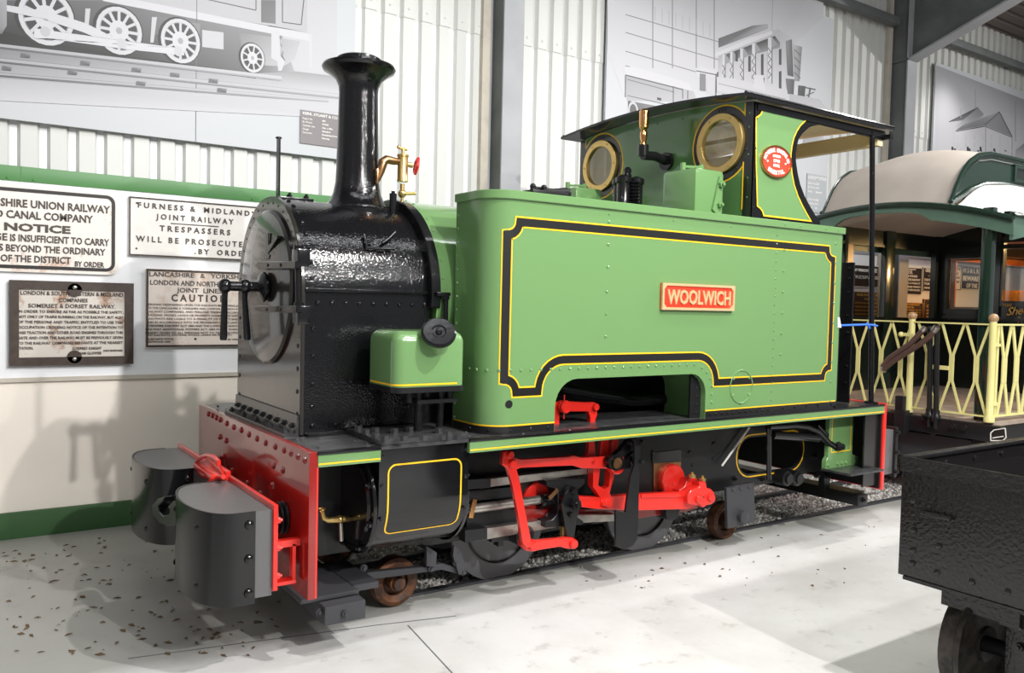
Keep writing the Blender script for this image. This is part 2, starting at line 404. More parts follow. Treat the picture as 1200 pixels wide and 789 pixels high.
# roof and steelwork
RZ = lambda y: 4.70+(YW-y)*.344
m = MB(); rows = []
n = 90
for i in range(n):
    y = 1.68-i*.125
    for dy, dz in ((0,0),(.07,0),(.082,.03),(.113,.03)): rows.append([(-4.5,y-dy,RZ(y-dy)+dz),(16,y-dy,RZ(y-dy)+dz)])
m.grid(rows); struct('ceiling', m, 'roofing')
def ibeam_column(name, x0, x1, y0, y1, z1):
    m = MB(); xc = (x0+x1)/2
    m.m = 0; m.box(x0,x1,y0,y0+.014,0,z1); m.box(x0,x1,y1-.014,y1,0,z1)
    m.m = 1; m.box(x0+.02,x0+.03,y0+.014,y1-.014,0,z1)
    m.m = 2; m.box(x0-.07,x0-.005,y1-.03,y1+.01,0,z1)
    # rafter springing from the column head
    m.m = 1; ya, yb = y0+.1, -6.
    zb = lambda y: 3.966+(1.292-y)*.344
    m.prism([(xc-.01,y0,zb(y0)),(xc-.01,yb,zb(yb)),(xc-.01,yb,RZ(yb)-.06),(xc-.01,y1,RZ(y1)-.06),(xc-.01,y1,zb(y0))],(.02,0,0))
    m.m = 0; 
    d = Vector((0,yb-y0,zb(yb)-zb(y0)))
    m.obox(Vector((xc,(y0+yb)/2,(zb(y0)+zb(yb))/2)),(.085,0,0),d/2,Vector((0,-d.z,d.y)).normalized()*.01)
    m.m = 1; m.box(x0,x1,y0,y1,zb(y0)-.01,zb(y0)+.01)
    return struct(name, m, ['steel','steeldark','flash'])
ibeam_column('trim_5', 2.62,2.79,1.395,1.59,4.6)
ibeam_column('trim_6', 7.60,7.77,1.385,1.59,4.6)
m = MB()
for x0,x1 in ((-4.5,2.6),(2.8,7.58),(7.8,16)):
    m.box(x0,x1,1.47,1.56,4.29,4.38,.02)
for x in range(-4,16,2): m.box(x,x+.06,1.56,1.60,4.3,4.37)
struct('trim_7', m, 'steeldark')
m = MB()
for y in (.75,-.6,-2.): 
    m.box(-4.5,16,y-.03,y+.03,RZ(y)-.17,RZ(y)-.02)
struct('trim_8', m, 'steeldark')

# ballast, rails, litter
def stones(name, n, x0,x1,y0,y1, z, label):
    m = MB(); lay = m.bm.verts.layers.float_color.new('tone')
    oct_ = [(1,0,0),(-1,0,0),(0,1,0),(0,-1,0),(0,0,1),(0,0,-1)]
    fc = [(0,2,4),(2,1,4),(1,3,4),(3,0,4),(2,0,5),(1,2,5),(3,1,5),(0,3,5)]
    for i in range(n):
        x = x0+(x1-x0)*random.random()**1.25; y = random.uniform(y0,y1); s = random.uniform(.007,.015); t = random.choice((.75,.6,.5,.42,.3,.22))*random.uniform(.8,1.1)
        e = Matrix.Rotation(random.random()*6.28,3,'Z')@Matrix.Rotation(random.random()*3,3,'X')
        vs = []
        for v in oct_:
            w = m.bm.verts.new(Vector((x,y,z+random.uniform(-.006,.012)*0+s*.4))+e@(Vector(v)*s*random.uniform(.6,1.1))); w[lay] = (t,t*.96,t*.9,1); vs.append(w)
        for f in fc:
            g = m.bm.faces.new([vs[k] for k in f]); g.smooth = False
    o = m.build(name, 'stone'); return tag(o, label, 'gravel', kind='stuff')
stones('gravel', 15000, TRX0+.02, 6.4, TRY0+.012, TRY1-.05, -.02, 'pale grey gravel ballast filling the track bed under the green locomotive')
for s in (-1,1):
    m = MB(); y = s*.265
    m.box(TRX0,12,y-.035,y+.035,-.03,-.02); m.box(TRX0,12,y-.006,y+.006,-.02,-.008); m.box(TRX0,12,y-.022,y+.022,-.010,.012,.004)
    o = m.build('track_rail','steeldark' if False else 'grey'); tag(o, ('dark track rail nearest the viewer, half buried in gravel under the locomotive' if s<0 else 'dark track rail on the wall side, half buried in gravel under the locomotive'),'rail')
m = MB()
for i in range(300):
    if i < 240:
        px, py = random.uniform(-10,330), random.uniform(600,770)
    else:
        px, py = random.uniform(640,1040), random.uniform(600,690)
    c = bp(px,py,'z',0)
    if c.y > 1.5 or c.y > 1.3-.2*c.x and c.x > .9: continue
    if i >= 240 and c.y > -.27: continue
    a = random.random()*6.28; l = random.uniform(.004,.021)*(1 if i<240 else .7); w = l*random.uniform(.25,.6)
    d = Vector((math.cos(a),math.sin(a),0)); e = Vector((-d.y,d.x,0))
    p = [c+d*l+V(0,0,.002), c+e*w+V(0,0,.006), c-d*l+V(0,0,.002), c-e*w+V(0,0,.0035)]
    m.prism(p,(0,0,.0015))
tag(m.build('leaf_litter','leaf'), 'scattered brown leaf bits and grit on the pale floor','litter',kind='stuff')

# ------------------------------------------------------------------ photographic wall posters
class Print(MB):
    """tones printed on a flat board: polygons with one grey per corner"""
    def __init__(s, y): super().__init__(); s.y = y; s.k = 0; s.lay = s.bm.verts.layers.float_color.new('tone')
    def poly(s, pts, t):
        s.k += 1; y = s.y-.00003*s.k
        t = t if isinstance(t,(list,tuple)) else [t]*len(pts)
        vs = []
        for (a,b),c in zip(pts,t):
            v = s.bm.verts.new(bp(a,b,'y',y)); c = c if c > .9 else c*(c/.9)**.6; l = sr(c*206,c*206*.999,c*211); v[s.lay] = (*l,1); vs.append(v)
        f = s.bm.faces.new(vs)
        if len(vs) > 4: bmesh.ops.triangulate(s.bm, faces=[f])
    def line(s, a, b, w, t, t2=None):
        d = Vector(b)-Vector(a); n = Vector((-d.y,d.x)).normalized()*(w/2); a, b = Vector(a), Vector(b); t2 = t if t2 is None else t2
        s.poly([a+n,b+n,b-n,a-n],[t,t2,t2,t])
    def disc(s, cx,cy,rx,ry,t,n=24,sk=-.18):
        s.poly([(cx+rx*math.cos(2*PI*i/n), cy+ry*math.sin(2*PI*i/n)-sk*rx*math.cos(2*PI*i/n)) for i in range(n)], t)
def poster(name, x0,x1,z0,z1, y, seams, label):
    p = thing(name, ((x0+x1)/2, y, z0), label, 'poster', 'photographic panels on the cladding')
    m = MB(); m.m = 0; m.box(x0,x1,y,y+.022,z0,z1)
    m.m = 1
    for x in seams: m.box(x-.002,x+.002,y-.001,y+.001,z0,z1)
    m.build('panel', ['paper','steeldark'], p)
    return p
# poster above the notices
y1_ = 1.562
p1 = poster('photo_poster', -1.6, 1.575, 2.228, 3.75, y1_, (.585,), 'black and white photo panel of locomotive wheels on rails, above the row of notices')
g = Print(y1_-.0008)
g.poly([(-120,-40),(395,-40),(395,100),(-120,70)],[.80,.90,.925,.86])
g.poly([(-120,30),(0,42),(400,90),(418,110),(410,125),(0,92),(-120,80)],[.55,.56,.80,.92,.925,.80,.78])
g.poly([(-120,25),(0,36),(70,48),(180,62),(300,84),(300,92),(150,73),(0,52),(-120,40)],[.22]*9)
g.poly([(0,36),(0,0),(130,0),(330,40),(345,84),(300,86),(150,66),(60,50)],[.34,.52,.60,.74,.82,.6,.30,.26])
g.poly([(-120,-40),(360,-40),(360,38),(130,-4),(-120,-50)],.87)
g.poly([(130,-6),(362,40),(362,48),(120,1)],.95)
g.poly([(362,40),(366,40),(366,80),(362,80)],.93)
g.poly([(306,0),(323,0),(323,28),(306,26)],[.60,.62,.66,.62])
g.line((228,-4),(300,12),1.2,.55); g.line((300,12),(300,-4),1.2,.55); g.line((331,0),(331,26),1.2,.55); g.line((331,26),(353,29),1.2,.55); g.line((353,29),(356,0),1.2,.55)
g.poly([(280,38),(352,48),(345,70),(332,78),(300,76),(285,70)],[.7,.86,.88,.86,.82,.72])
g.poly([(318,36),(327,37),(329,66),(334,72),(330,83),(326,83),(325,72),(318,68)],.93)
g.poly([(237,35),(262,38),(262,58),(237,55)],.90); g.poly([(180,18),(235,28),(232,50),(180,40)],[.62,.72,.7,.6])
def spoked(cx,cy,rx,ry,n):
    g.disc(cx-rx*.05,cy-ry*.02,rx*1.1,ry*1.06,.3); g.disc(cx,cy,rx,ry,.94); g.disc(cx,cy,rx*.83,ry*.83,.72); g.disc(cx,cy,rx*.79,ry*.79,.36)
    for i in range(n):
        a = 2*PI*i/n; dx, dy = math.cos(a), math.sin(a)
        g.line((cx+rx*.2*dx,cy+ry*.2*dy+.18*rx*.2*dx),(cx+rx*.82*dx,cy+ry*.82*dy+.18*rx*.82*dx),max(1.4,rx*.13),.93)
    g.disc(cx,cy,rx*.42,ry*.42,.95); g.disc(cx,cy,rx*.14,ry*.14,.8)
spoked(54,20,33,33,11); spoked(139.5,36,27,28,12); spoked(211.5,48,23,26,12); spoked(296,68,14,17,9)
g.poly([(100,10),(106,10),(104,30),(99,30)],.9); g.poly([(178,20),(184,20),(180,50),(176,50)],.9)
g.poly([(8,6),(60,14),(64,24),(40,20),(8,13)],.94); g.poly([(58,14),(100,27),(146,50),(140,56),(98,38),(56,24)],.95)
g.poly([(40,33),(60,36),(150,49),(215,57),(216,65),(150,58),(55,45),(40,45)],.96); g.disc(53,37,6,6,.88); g.disc(143,51,6,6,.9); g.disc(209,60,5,6,.9)
g.poly([(-20,0),(8,0),(8,30),(2,40),(-20,38)],[.7,.8,.75,.6,.6])
for (a,b,w) in (((-120,40),(330,92),3.2),((-120,58),(400,113),3.4),((-120,78),(385,118),2.2)):
    g.line(a,b,w+2.4,.42,.82); g.line((a[0],a[1]-.8),(b[0],b[1]-.8),w,.80,.9)
for x,y in ((30,62),(100,71),(160,79),(205,85),(250,92),(8,77),(85,82),(165,95),(260,103)): g.poly([(x-5,y),(x+6,y+1),(x+5,y+6),(x-6,y+5)],[.62,.75,.5,.6])
g.poly([(-120,88),(0,92),(410,122),(418,140),(0,118),(-120,110)],[.84,.86,.92,.93,.93,.92])
g.build('print','print',p1,recalc=False)
def label_card(parent, quad, y, mt, rows, name='caption_label', big=None):
    (x0,z1),(x1,z0) = [(bp(a,b,'y',y).x, bp(a,b,'y',y).z) for a,b in quad]
    y -= .005; m = MB(); m.box(x0,x1,y-.002,y+.004,z0,z1); c = m.build(name, mt, parent)
    m = MB(); fn = lambda u,v,o: (u, y-.0022-o, v)
    W_, H_ = x1-x0, z1-z0
    if big: letters(m, big, x0+W_*.05, x1-W_*.03, H_*.075, fn, .02, 0, z1-H_*.13)
    for i,(a,b) in enumerate(rows):
        z = z1-H_*(.27+.105*i)
        if a: letters(m, a, x0+W_*.05, None, H_*.052, fn, .008, 0, z)
        if b: letters(m, b, x0+W_*.45, None, H_*.052, fn, .02, 0, z)
    m.build('lettering','letterwhite',c)
label_card(p1, ((351.5,128.5),(407,175)), y1_-.001, 'labelgrey', [('Engine No.','805'),('Ex Works','9/1902'),('Cylinder size','14in. x 20in.'),('Gauge','Standard'),('Customer','Dunderland Iron Ore Co.'),('','Norway')], big='KERR, STUART & CO. LTD.')
# poster behind the cab
y2_ = 1.556
p2 = poster('photo_poster', 3.70, 6.575, 2.20, 4.17, y2_, (5.66,), 'pale photo panel of an engine works with overhead gantry, behind the locomotive cab')
g = Print(y2_-.0008); 
g.poly([(712,-6),(780,-40),(965,-40),(965,20),(880,100),(730,110),(712,60)],[.93,.84,.84,.92,.92,.94,.94])
for a,b in (((733,17),(842,49)),((733,38),(842,70)),((733,60),(842,92)),((733,77),(800,96))): g.line(a,b,1.1,.70)
for x in (765,788,816,837): g.line((x,-10+ (x-765)*.1),(x,80),1.2,.72)
for k in range(9): g.line((768+k*8,8+k*2.4),(768+k*8,24+k*2.5),.7,.82)
g.poly([(733,84),(795,100),(812,105),(818,120),(735,118)],[.80,.83,.86,.88,.85]); g.poly([(731,79),(742,78),(806,97),(813,107),(800,104),(733,87)],.96)
g.line((733,88),(800,105),1.3,.55); g.line((733,88),(733,114),1.2,.55); g.line((735,93),(790,108),.9,.6); g.line((735,112),(788,124),.9,.6); g.line((789,101),(789,122),1,.5)
g.line((800,104),(800,116),1,.5); g.line((806,106),(806,116),1,.5); g.poly([(770,114),(775,115),(775,118),(770,117)],.45)
g.poly([(736,118),(790,128),(780,140),(736,150)],[.55,.75,.72,.5]); g.disc(742,130,6,11,.9); g.disc(742,130,4,8,.55)
g.poly([(815,80),(822,78),(842,84),(848,96),(816,90)],.95); g.line((816,83),(841,88),1.2,.5); g.poly([(820,86),(827,87),(827,107),(820,106)],.68); g.poly([(828,88),(838,90),(838,112),(828,110)],.92); g.line((839,88),(839,114),1.4,.6); g.disc(843,88,3.5,4,.55)
g.poly([(842,60),(890,40),(912,34),(930,44),(930,112),(842,92)],[.80,.84,.84,.9,.93,.9])
g.poly([(842,45),(882,30),(900,28),(900,34),(842,56)],[.55,.60,.8,.8,.58])
g.poly([(838,62),(880,44),(905,36),(905,40),(838,67)],.95)
g.poly([(850,64),(908,42),(914,50),(914,56),(850,72)],[.45,.38,.6,.75,.62])
for x,t in ((848,64),(857,61),(869,57),(883,51),(902,44)):
    w = 2.6+(x-848)*.03; g.poly([(x-w/2,t),(x+w/2,t),(x+w/2+1,100),(x-w/2,96)],.93); g.line((x+w/2+.6,t),(x+w/2+.6,98),1.1,.55); g.poly([(x+w/2,t-2),(x+w/2+7,t+8),(x+w/2,t+12)],.75)
    for k in range(4):
        z = t+12+k*9; g.line((x-w/2,z),(x+w/2,z+5),.9,.55); g.line((x+w/2,z+4),(x-w/2,z+9),.9,.6)
for x,a,b in ((862,60,72),(877,66,84),(892,64,88),(893,92,104),(913,58,76),(913,84,104)): g.poly([(x,a),(x+2.8,a-1),(x+2.8,b),(x,b)],.42)
g.poly([(921,48),(928,46),(930,90),(923,88)],[.75,.6,.45,.55]); g.poly([(930,52),(940,55),(937,95),(932,95)],[.88,.7,.66,.8])
for k in range(4): g.line((931,58+k*9),(938,65+k*9),1,.55)
g.poly([(840,90),(860,92),(925,106),(925,124),(840,108)],.92); g.line((842,98),(920,116),.9,.75); g.poly([(884,88),(894,88),(897,106),(882,104)],.95); g.poly([(921,92),(931,93),(930,112),(923,110)],[.65,.5,.45,.6])
g.poly([(936,100),(944,101),(942,128),(935,126)],[.5,.45,.35,.45]); g.line((942,102),(956,105),1.2,.5); g.line((950,103),(947,118),1.5,.55); g.line((945,112),(954,108),1.2,.6); g.poly([(925,110),(960,116),(975,135),(925,135)],[.85,.88,.93,.85])
g.disc(953,166,9,10,.45); g.disc(953,166,8,9,.85); g.disc(953,166,6,7,.5)
for k in range(6): g.line((953,166),(953+6*math.cos(k),166+7*math.sin(k)),1.2,.88)
g.poly([(944,150),(962,153),(972,180),(940,176)],[.7,.85,.93,.85])
g.build('print','print',p2,recalc=False)
label_card(p2, ((945.5,203),(966.5,251)), y2_-.001, 'labelgrey2', [('Engine No.','1547'),('Ex Works','1910'),('Gauge','Standard'),('',''),('Works No.','1589'),('Ex Works','1911'),('Gauge','2ft.')], big='LOCOMOTIVE')
# poster beyond the column
y3_ = 1.55
p3 = poster('photo_poster', 8.42, 11.6, 2.2, 4.08, y3_, (), 'pale photo panel of gabled works buildings, on the wall beyond the second steel column')
g = Print(y3_-.0008)
g.poly([(1096,76),(1260,140),(1260,200),(1096,190)],[.80,.74,.95,.95])
g.poly([(1112,143),(1146,126),(1153,134),(1148,139)],[.62,.5,.66,.8]); g.poly([(1146,126),(1153,134),(1150,138),(1130,150),(1122,152),(1120,148)],[.7,.72,.85,.9,.9,.85])
g.poly([(1120,153),(1130,145),(1171,131),(1154,147)],[.60,.78,.82,.70]); g.poly([(1171,131),(1186,160),(1154,147)],[.74,.72,.76])
g.poly([(1120,154),(1154,148),(1186,161),(1186,190),(1120,186)],.93); g.line((1155,148),(1155,186),.9,.75); g.line((1186,160),(1186,186),.9,.75); g.line((1120,154),(1154,148),1.1,.45); g.line((1154,148),(1186,161),.9,.55); g.line((1171,131),(1186,160),1,.5); g.line((1154,147),(1171,131),1,.55); g.line((1112,143),(1146,126),1,.5); g.line((1126,127),(1126,138),1,.8); g.line((1143,105),(1143,126),.8,.75); g.line((1190,118),(1190,166),.9,.75)
for k,x in enumerate((1115,1118,1124,1133,1135,1145,1148,1164,1177)): g.poly([(x,172+k%3*2),(x+2,172+k%3*2),(x+3,178+k%2),(x,177)],.35+.1*(k%3))
for r in range(3):
    for c in range(6): g.line((1122+c*10,158+r*9),(1122+c*10,164+r*9),.6,.86)
g.poly([(1190,176),(1200,168),(1215,172),(1215,190),(1190,188)],[.8,.7,.8,.9,.9])
g.build('print','print',p3,recalc=False)

# ------------------------------------------------------------------ enamel and cast iron notices
SY = YW-.032
def sign_text(m, rows, y, bold=.02, depth=.003):
    fn = lambda u,v,o: (u, y-o, v)
    for r in rows:
        txt, a, b, hp = r[:4]
        A, B = bp(*a,'y',y), bp(*b,'y',y); sc = ((A+B)/2-CAM).dot(_f)/FPX
        letters(m, txt, A.x, B.x, hp*sc, fn, r[4] if len(r)>4 else bold, depth, (A.z+B.z)/2)
        if len(r) > 5:
            letters(m, r[5], None, A.x-hp*sc*.35, hp*sc, fn, bold, depth, A.z)
def frame_border(m, x0,x1,z0,z1,w,y,th=.003,r=.0):
    if r:
        o = rrect(x0,x1,z0,z1,r); i = rrect(x0+w,x1-w,z0+w,z1-w,max(r-w,.003))
        m.holed(o,[i],lambda u,v:(u,y-th,v),(0,th,0))
    else: m.holed([(x0,z0),(x1,z0),(x1,z1),(x0,z1)],[[(x0+w,z0+w),(x1-w,z0+w),(x1-w,z1-w),(x0+w,z1-w)]],lambda u,v:(u,y-th,v),(0,th,0))
def notice(name, x0,x1,z0,z1,label,cat='sign',group='railway notices on the white board'):
    return thing(name, ((x0+x1)/2, YW-.02, z0), label, cat, group)
# canal company notice, cut by the picture edge
x1,z1 = bp(139.6,234,'y',SY).x, bp(60,222,'y',SY).z+.012; z0 = bp(60,320,'y',SY).z; x0 = x1-.98
t = notice('cast_notice',x0,x1,z0,z1,'white notice with thick black rounded border and rusty edge, top left on the board')
m = MB(); m.prism([(a,SY,b) for a,b in rrect(x0,x1,z0,z1,.05)],(0,.02,0)); m.build('plate','rustsign',t)
m = MB(); frame_border(m,x0+.018,x1-.02,z0+.018,z1-.02,.018,SY,.003,.045); m.build('border','signblack',t)
m = MB(); sign_text(m,[('SHIRE UNION RAILWAY',(.7,240.8),(129,250.3),8.6,.022,'SHROP'),('CANAL COMPANY',(7.3,255),(109,261.3),8.6,.022,'AND'),('NOTICE',(5,269.2),(82.6,273.9),8.4,.035),
 ('IS INSUFFICIENT TO CARRY',(12,281.8),(128,288.6),7.8,.02,'THIS BRIDGE'),('BEYOND THE ORDINARY',(7,293.8),(123.6,299.6),7.6,.02,'LOADS'),('OF THE DISTRICT',(.7,305.6),(83,309.4),7.6,.02,'TRAFFIC'),('BY ORDER',(87.7,312.2),(122,313.6),6)],SY)
m.build('lettering','letter',t)
# trespassers notice
x0,z1 = bp(151.3,230,'y',SY).x, bp(151.3,230,'y',SY).z; x1 = bp(302,241,'y',SY).x+.004; z0 = bp(148.2,299,'y',SY).z
t = notice('cast_notice',x0,x1,z0,z1,'white rectangular trespassers notice with thin dark edge, beside the smokebox')
m = MB(); m.m=0; m.box(x0,x1,SY,SY+.02,z0,z1); m.m=1
for a,b in ((x0+.04,z1-.035),(x1-.035,z1-.035),(x0+.04,z0+.04)): m.rivet((a,SY,b),(0,-1,0),.006)
m.build('plate',['signwhite','rust'],t)
m = MB(); frame_border(m,x0,x1,z0,z1,.008,SY,.004); m.build('border','signbrown',t)
m = MB(); sign_text(m,[('F U R N E S S   &    M I D L A N D',(161.5,242.7),(292.4,253.3),5.9),('J O I N T   R A I L W A Y',(182.8,256.8),(273.6,262.9),6),('T R E S P A S S E R S',(187,270.9),(269.8,275.3),6.2),('W I L L   B E   P R O S E C U T E D',(159.4,282.6),(292.4,290),6.2),('. B Y    O R D E R',(228,297.5),(291,300.5),5.8)],SY)
A,B = bp(200,262,'y',SY), bp(256.4,265.4,'y',SY); m.box(A.x,B.x,SY-.003,SY,(A.z+B.z)/2-.003,(A.z+B.z)/2+.002)
m.build('lettering','letter',t)
# engine-crossing notice with dark frame
x0,z1 = bp(10.5,328,'y',SY).x, bp(10.5,328,'y',SY).z; x1 = bp(156.5,332,'y',SY).x; z0 = bp(5,429.5,'y',SY).z
t = notice('cast_notice',x0,x1,z0,z1,'rusty small-print notice in a broad dark frame with two bolts, lower left of the board')
m = MB(); m.box(x0+.02,x1-.02,SY+.004,SY+.02,z0+.02,z1-.02); m.build('plate','rustsign2',t)
m = MB(); frame_border(m,x0,x1,z0,z1,.045,SY+.004,.014)
xc = (x0+x1)/2+.005
for zz in (z1-.045,z0+.045): m.prism([(a,SY-.010,b) for a,b in arc(xc,zz,.036,0,360,16)[:-1]],(0,.014,0))
m.m = 1
for zz in (z1-.032,z0+.032): m.rivet((xc,SY-.010,zz),(0,-1,0),.013)
m.build('frame',['signbrown','bright'],t)
m = MB(); sm = ['IN ORDER TO ENSURE AS FAR AS POSSIBLE THE SAFETY,','NOT ONLY OF TRAINS RUNNING ON THE RAILWAY, BUT ALSO','OF THE PERSONS AND TRAFFIC ENTITLED TO USE THIS','OCCUPATION CROSSING NOTICE OF THE INTENTION TO','PASS TRACTION AND OTHER ROAD ENGINES THROUGH THIS','GATE AND OVER THE RAILWAY MUST BE PREVIOUSLY GIVEN','TO THE RAILWAY COMPANIES SERVANTS AT THE NEAREST']
rows = [('LONDON & SOUTH WESTERN & MIDLAND',(24,345.6),(144.3,347.4),4.4),('COMPANIES',(69.2,353.8),(102.8,354.3),4.2),('SOMERSET & DORSET RAILWAY.',(33.2,360.5),(135.5,361.6),4.4)]
for i,s_ in enumerate(sm): rows.append((s_,(21.2-.1*i,366.8+6.08*i),(144.3-.1*i,367.3+6.05*i),3.1,.012))
rows += [('STATION.',(20.4,409.6),(39,409.6),3.1),('GODFREY KNIGHT',(84.5,409.6),(119,409.9),3.),('WILLIAM GLOWER',(84.5,415.3),(119,415.6),3.),('JOINT SECRETARIES.',(121,411.8),(144,412),2.)]
sign_text(m,rows,SY+.003,.014,.002); m.build('lettering','letter',t)
# caution notice
x0,z1 = bp(171.5,315,'y',SY).x, bp(171.5,315,'y',SY).z; x1 = x0+.70; z0 = bp(166.8,407,'y',SY).z
t = notice('cast_notice',x0,x1,z0,z1,'pinkish white caution notice with small print, partly behind the smokebox door handles')
m = MB(); m.m=0; m.box(x0,x1,SY,SY+.02,z0,z1); m.m=1; m.rivet(bp(229,397.3,'y',SY),(0,-1,0),.008); m.build('plate',['cautionsign','bolt'],t)
m = MB(); frame_border(m,x0,x1,z0,z1,.011,SY,.005); m.build('border','signbrown',t)
sm = ['PERSONS TRESPASSING UPON THE RAILWAYS BELONGING JOINTLY','TO THE LANCASHIRE & YORKSHIRE AND LONDON & NORTH WESTERN','RAILWAY COMPANIES, AND PERSONS TRESPASSING UPON THE','STATIONS, WORKS, LANDS OR PROPERTY CONNECTED WITH SUCH','RAILWAYS ARE LIABLE TO A PENALTY OF FORTY SHILLINGS','AND IN ACCORDANCE WITH THE PROVISIONS OF THE LANCASHIRE','YORKSHIRE RAILWAY ACT 1884 AND THE LONDON & NORTH WEST','RAILWAY ADDITIONAL POWERS ACT 1883 PUBLIC WARNING IS','HEREBY GIVEN TO ALL PERSONS NOT TO TRESPASS UPON THE']
m = MB(); rows = [('LANCASHIRE   &   YORKSHIRE',(175,324.2),(291,327.2),5.2),('LONDON AND NORTH WESTERN',(176,334),(289,336.6),5.6),('JOINT  LINES',(207,342.7),(259.8,343.8),5.2),('C A U T I O N',(200.8,352.9),(265.2,354.1),7.8,.03)]
for i,s_ in enumerate(sm): rows.append((s_,(172.3-.25*i,358.2+3.98*i),(291-.1*i,359.6+4.1*i),2.3,.004))
rows += [('SAID RAILWAYS, STATIONS, WORKS, LANDS OR PROPERTY.',(171,393.2),(272,394.3),2.2,.004),('SECRETARYS OFFICE',(170.8,398.3),(203,398.6),2.),('FLEETWOOD 1890.',(170.8,401.4),(200,401.7),2.),('BY ORDER.',(267,398.6),(283.5,399),2.)]
sign_text(m,rows,SY,.012,.0015); m.build('lettering','letter',t)
# notices far along the wall, seen through the tramcar
def far_notice(quad, plate, ink, rows, label):
    (a,b),(c,d) = quad; A, B = bp(a,b,'y',SY), bp(c,d,'y',SY)
    t = notice('cast_notice',A.x,B.x,B.z,A.z,label,group='notices seen through the tramcar')
    m = MB(); m.box(A.x,B.x,SY,SY+.02,B.z,A.z); m.build('plate',plate,t)
    m = MB(); fn = lambda u,v,o: (u, SY-o, v); H = A.z-B.z; W_ = B.x-A.x; e = .006
    for x0,x1,z0,z1 in ((A.x,B.x,A.z-e,A.z),(A.x,B.x,B.z,B.z+e),(A.x,A.x+e,B.z,A.z),(B.x-e,B.x,B.z,A.z)): m.box(x0,x1,SY-.003,SY,z0,z1)
    for s_,u0,u1,v,h in rows: letters(m,s_,A.x+u0*W_,A.x+u1*W_,h*H,fn,.02,.001,A.z-v*H)
    m.build('lettering',ink,t)
NB = [('NORTH EASTERN RAILWAY.',.2,.8,.1,.05),('NOTICE.',.3,.7,.23,.1),('ANY PERSON FOUND',.15,.85,.36,.08),('TRESPASSING ON THE RAILWAY',.05,.95,.49,.08),('WILL BE LIABLE TO A PENALTY',.05,.95,.61,.065),('OF FORTY SHILLINGS WHICH',.05,.95,.74,.065),('WILL BE STRICTLY ENFORCED',.05,.95,.86,.065)]
far_notice(((996,309.5),(1041.5,338)),'signblack','letterwhite',[('ANY PERSON',.05,.45,.3,.12),('RE OR',.5,.98,.3,.16),('TRESPASSING',.05,.95,.62,.14)],'black notice with large white letters, leftmost of those seen through the tramcar')
far_notice(((1043.5,311.5),(1079.5,346)),'signblack','letterwhite',NB,'black notice headed NOTICE, seen through the widest opening of the tramcar')
far_notice(((1082,313.5),(1112,343)),'signblack','letterwhite',[('GREAT NORTHERN',.08,.95,.18,.14),('- RAILWAY -',.2,.8,.38,.14),('THE PUBLIC ARE WARNED',.05,.95,.56,.1),('THAT THE USE OF',.05,.9,.72,.1),('AND NOT ON',.05,.9,.88,.08)],'black notice headed GREAT, right of the one headed NOTICE through the tramcar')
DN = [('RAILWAY COMPANY',.1,.9,.16,.09),('NOTICE',.3,.7,.32,.1)]+[('PERSONS ARE HEREBY WARNED NOT TO',.06,.94,.46+.14*i,.07) for i in range(4)]
far_notice(((1000,341.5),(1042,373.5)),'signbrown','gold',DN,'brown small-print notice, leftmost of the lower row seen through the tramcar')
far_notice(((1044,354),(1081,375.5)),'signbrown','gold',DN,'brown small-print notice below the black one headed NOTICE')
far_notice(((1083,350.5),(1112,375.5)),'signbrown','gold',[('MIDLAND',.2,.8,.2,.13),('CHETNOLE',.1,.9,.4,.13)]+[('WARNING TO ALL PERSONS',.1,.9,.58+.15*i,.08) for i in range(3)],'brown notice below the black one headed GREAT')
far_notice(((1113,310.5),(1125.3,340)),'signwhite','letter',[('N O T I C E',.1,.9,.2,.1),('PUBLIC',.2,.8,.38,.1),('PERSONS',.1,.9,.55,.1),('WARNED NOT',.1,.9,.72,.1)],'cream notice seen through the tramcar end window, left of the black one')
far_notice(((1127,311.5),(1147,340)),'signblack','letterwhite',[('M S & L R',.1,.95,.28,.2),('BEWARE',.1,.95,.62,.2),('OF THE',.3,.9,.92,.18)],'black beware notice with large white letters seen through the tramcar end window')
# ------------------------------------------------------------------ the locomotive
L = thing('steam_locomotive', (2.2,0,0), 'green and black narrow gauge steam tank locomotive with red buffer beam and WOOLWICH nameplate', 'locomotive')
def part(mb, name, mats, parent=None, label=None, ang=32):
    o = mb.build(name, mats, parent or L, ang)
    if label: o['label'] = label
    return o
RB = .783
# running board, valances
m = MB(); m.box(.445,3.944,-.758,.758,RB-.012,RB,.002)
for x in (.70,1.08,1.8,2.6,3.55): m.box(x,x+.004,-.757,.757,RB,RB+.0012)
for x,y in ((.48,-.68),(.55,-.5),(.66,-.72),(.66,-.6),(.48,.5),(.48,.65),(1.12,-.69),(1.16,-.6),(1.14,-.5),(1.22,-.48),(1.35,-.745),(1.6,-.74)): m.rivet((x,y,RB),(0,0,1),.008)
board = part(m,'running_board','grate')
for s in (-1,1):
    m = MB()
    for a,b in ((.447,.692),(1.078,3.944)):
        m.box(a,b,*sorted((s*.765,s*.742)),RB-.055,RB-.010,.003)
    for x in (1.35,2.0,2.7,3.3): m.rivet((x,s*.765,RB-.032),(0,s,0),.004)
    v = part(m,'valance','green',board)
m = MB(); fn = lambda u,v,o: (u,-.765-o,v)
for a,b in ((.449,.690),(1.08,3.942)): m.ribbon([(a,RB-.043),(b,RB-.043)],.006,fn)
part(m,'valance_lining','yellow',board)
m = MB()
for a,b in ((.447,.692),(1.078,3.944)): m.box(a,b,-.768,-.74,RB-.011,RB+.001,.002)
part(m,'board_edge','black',board)
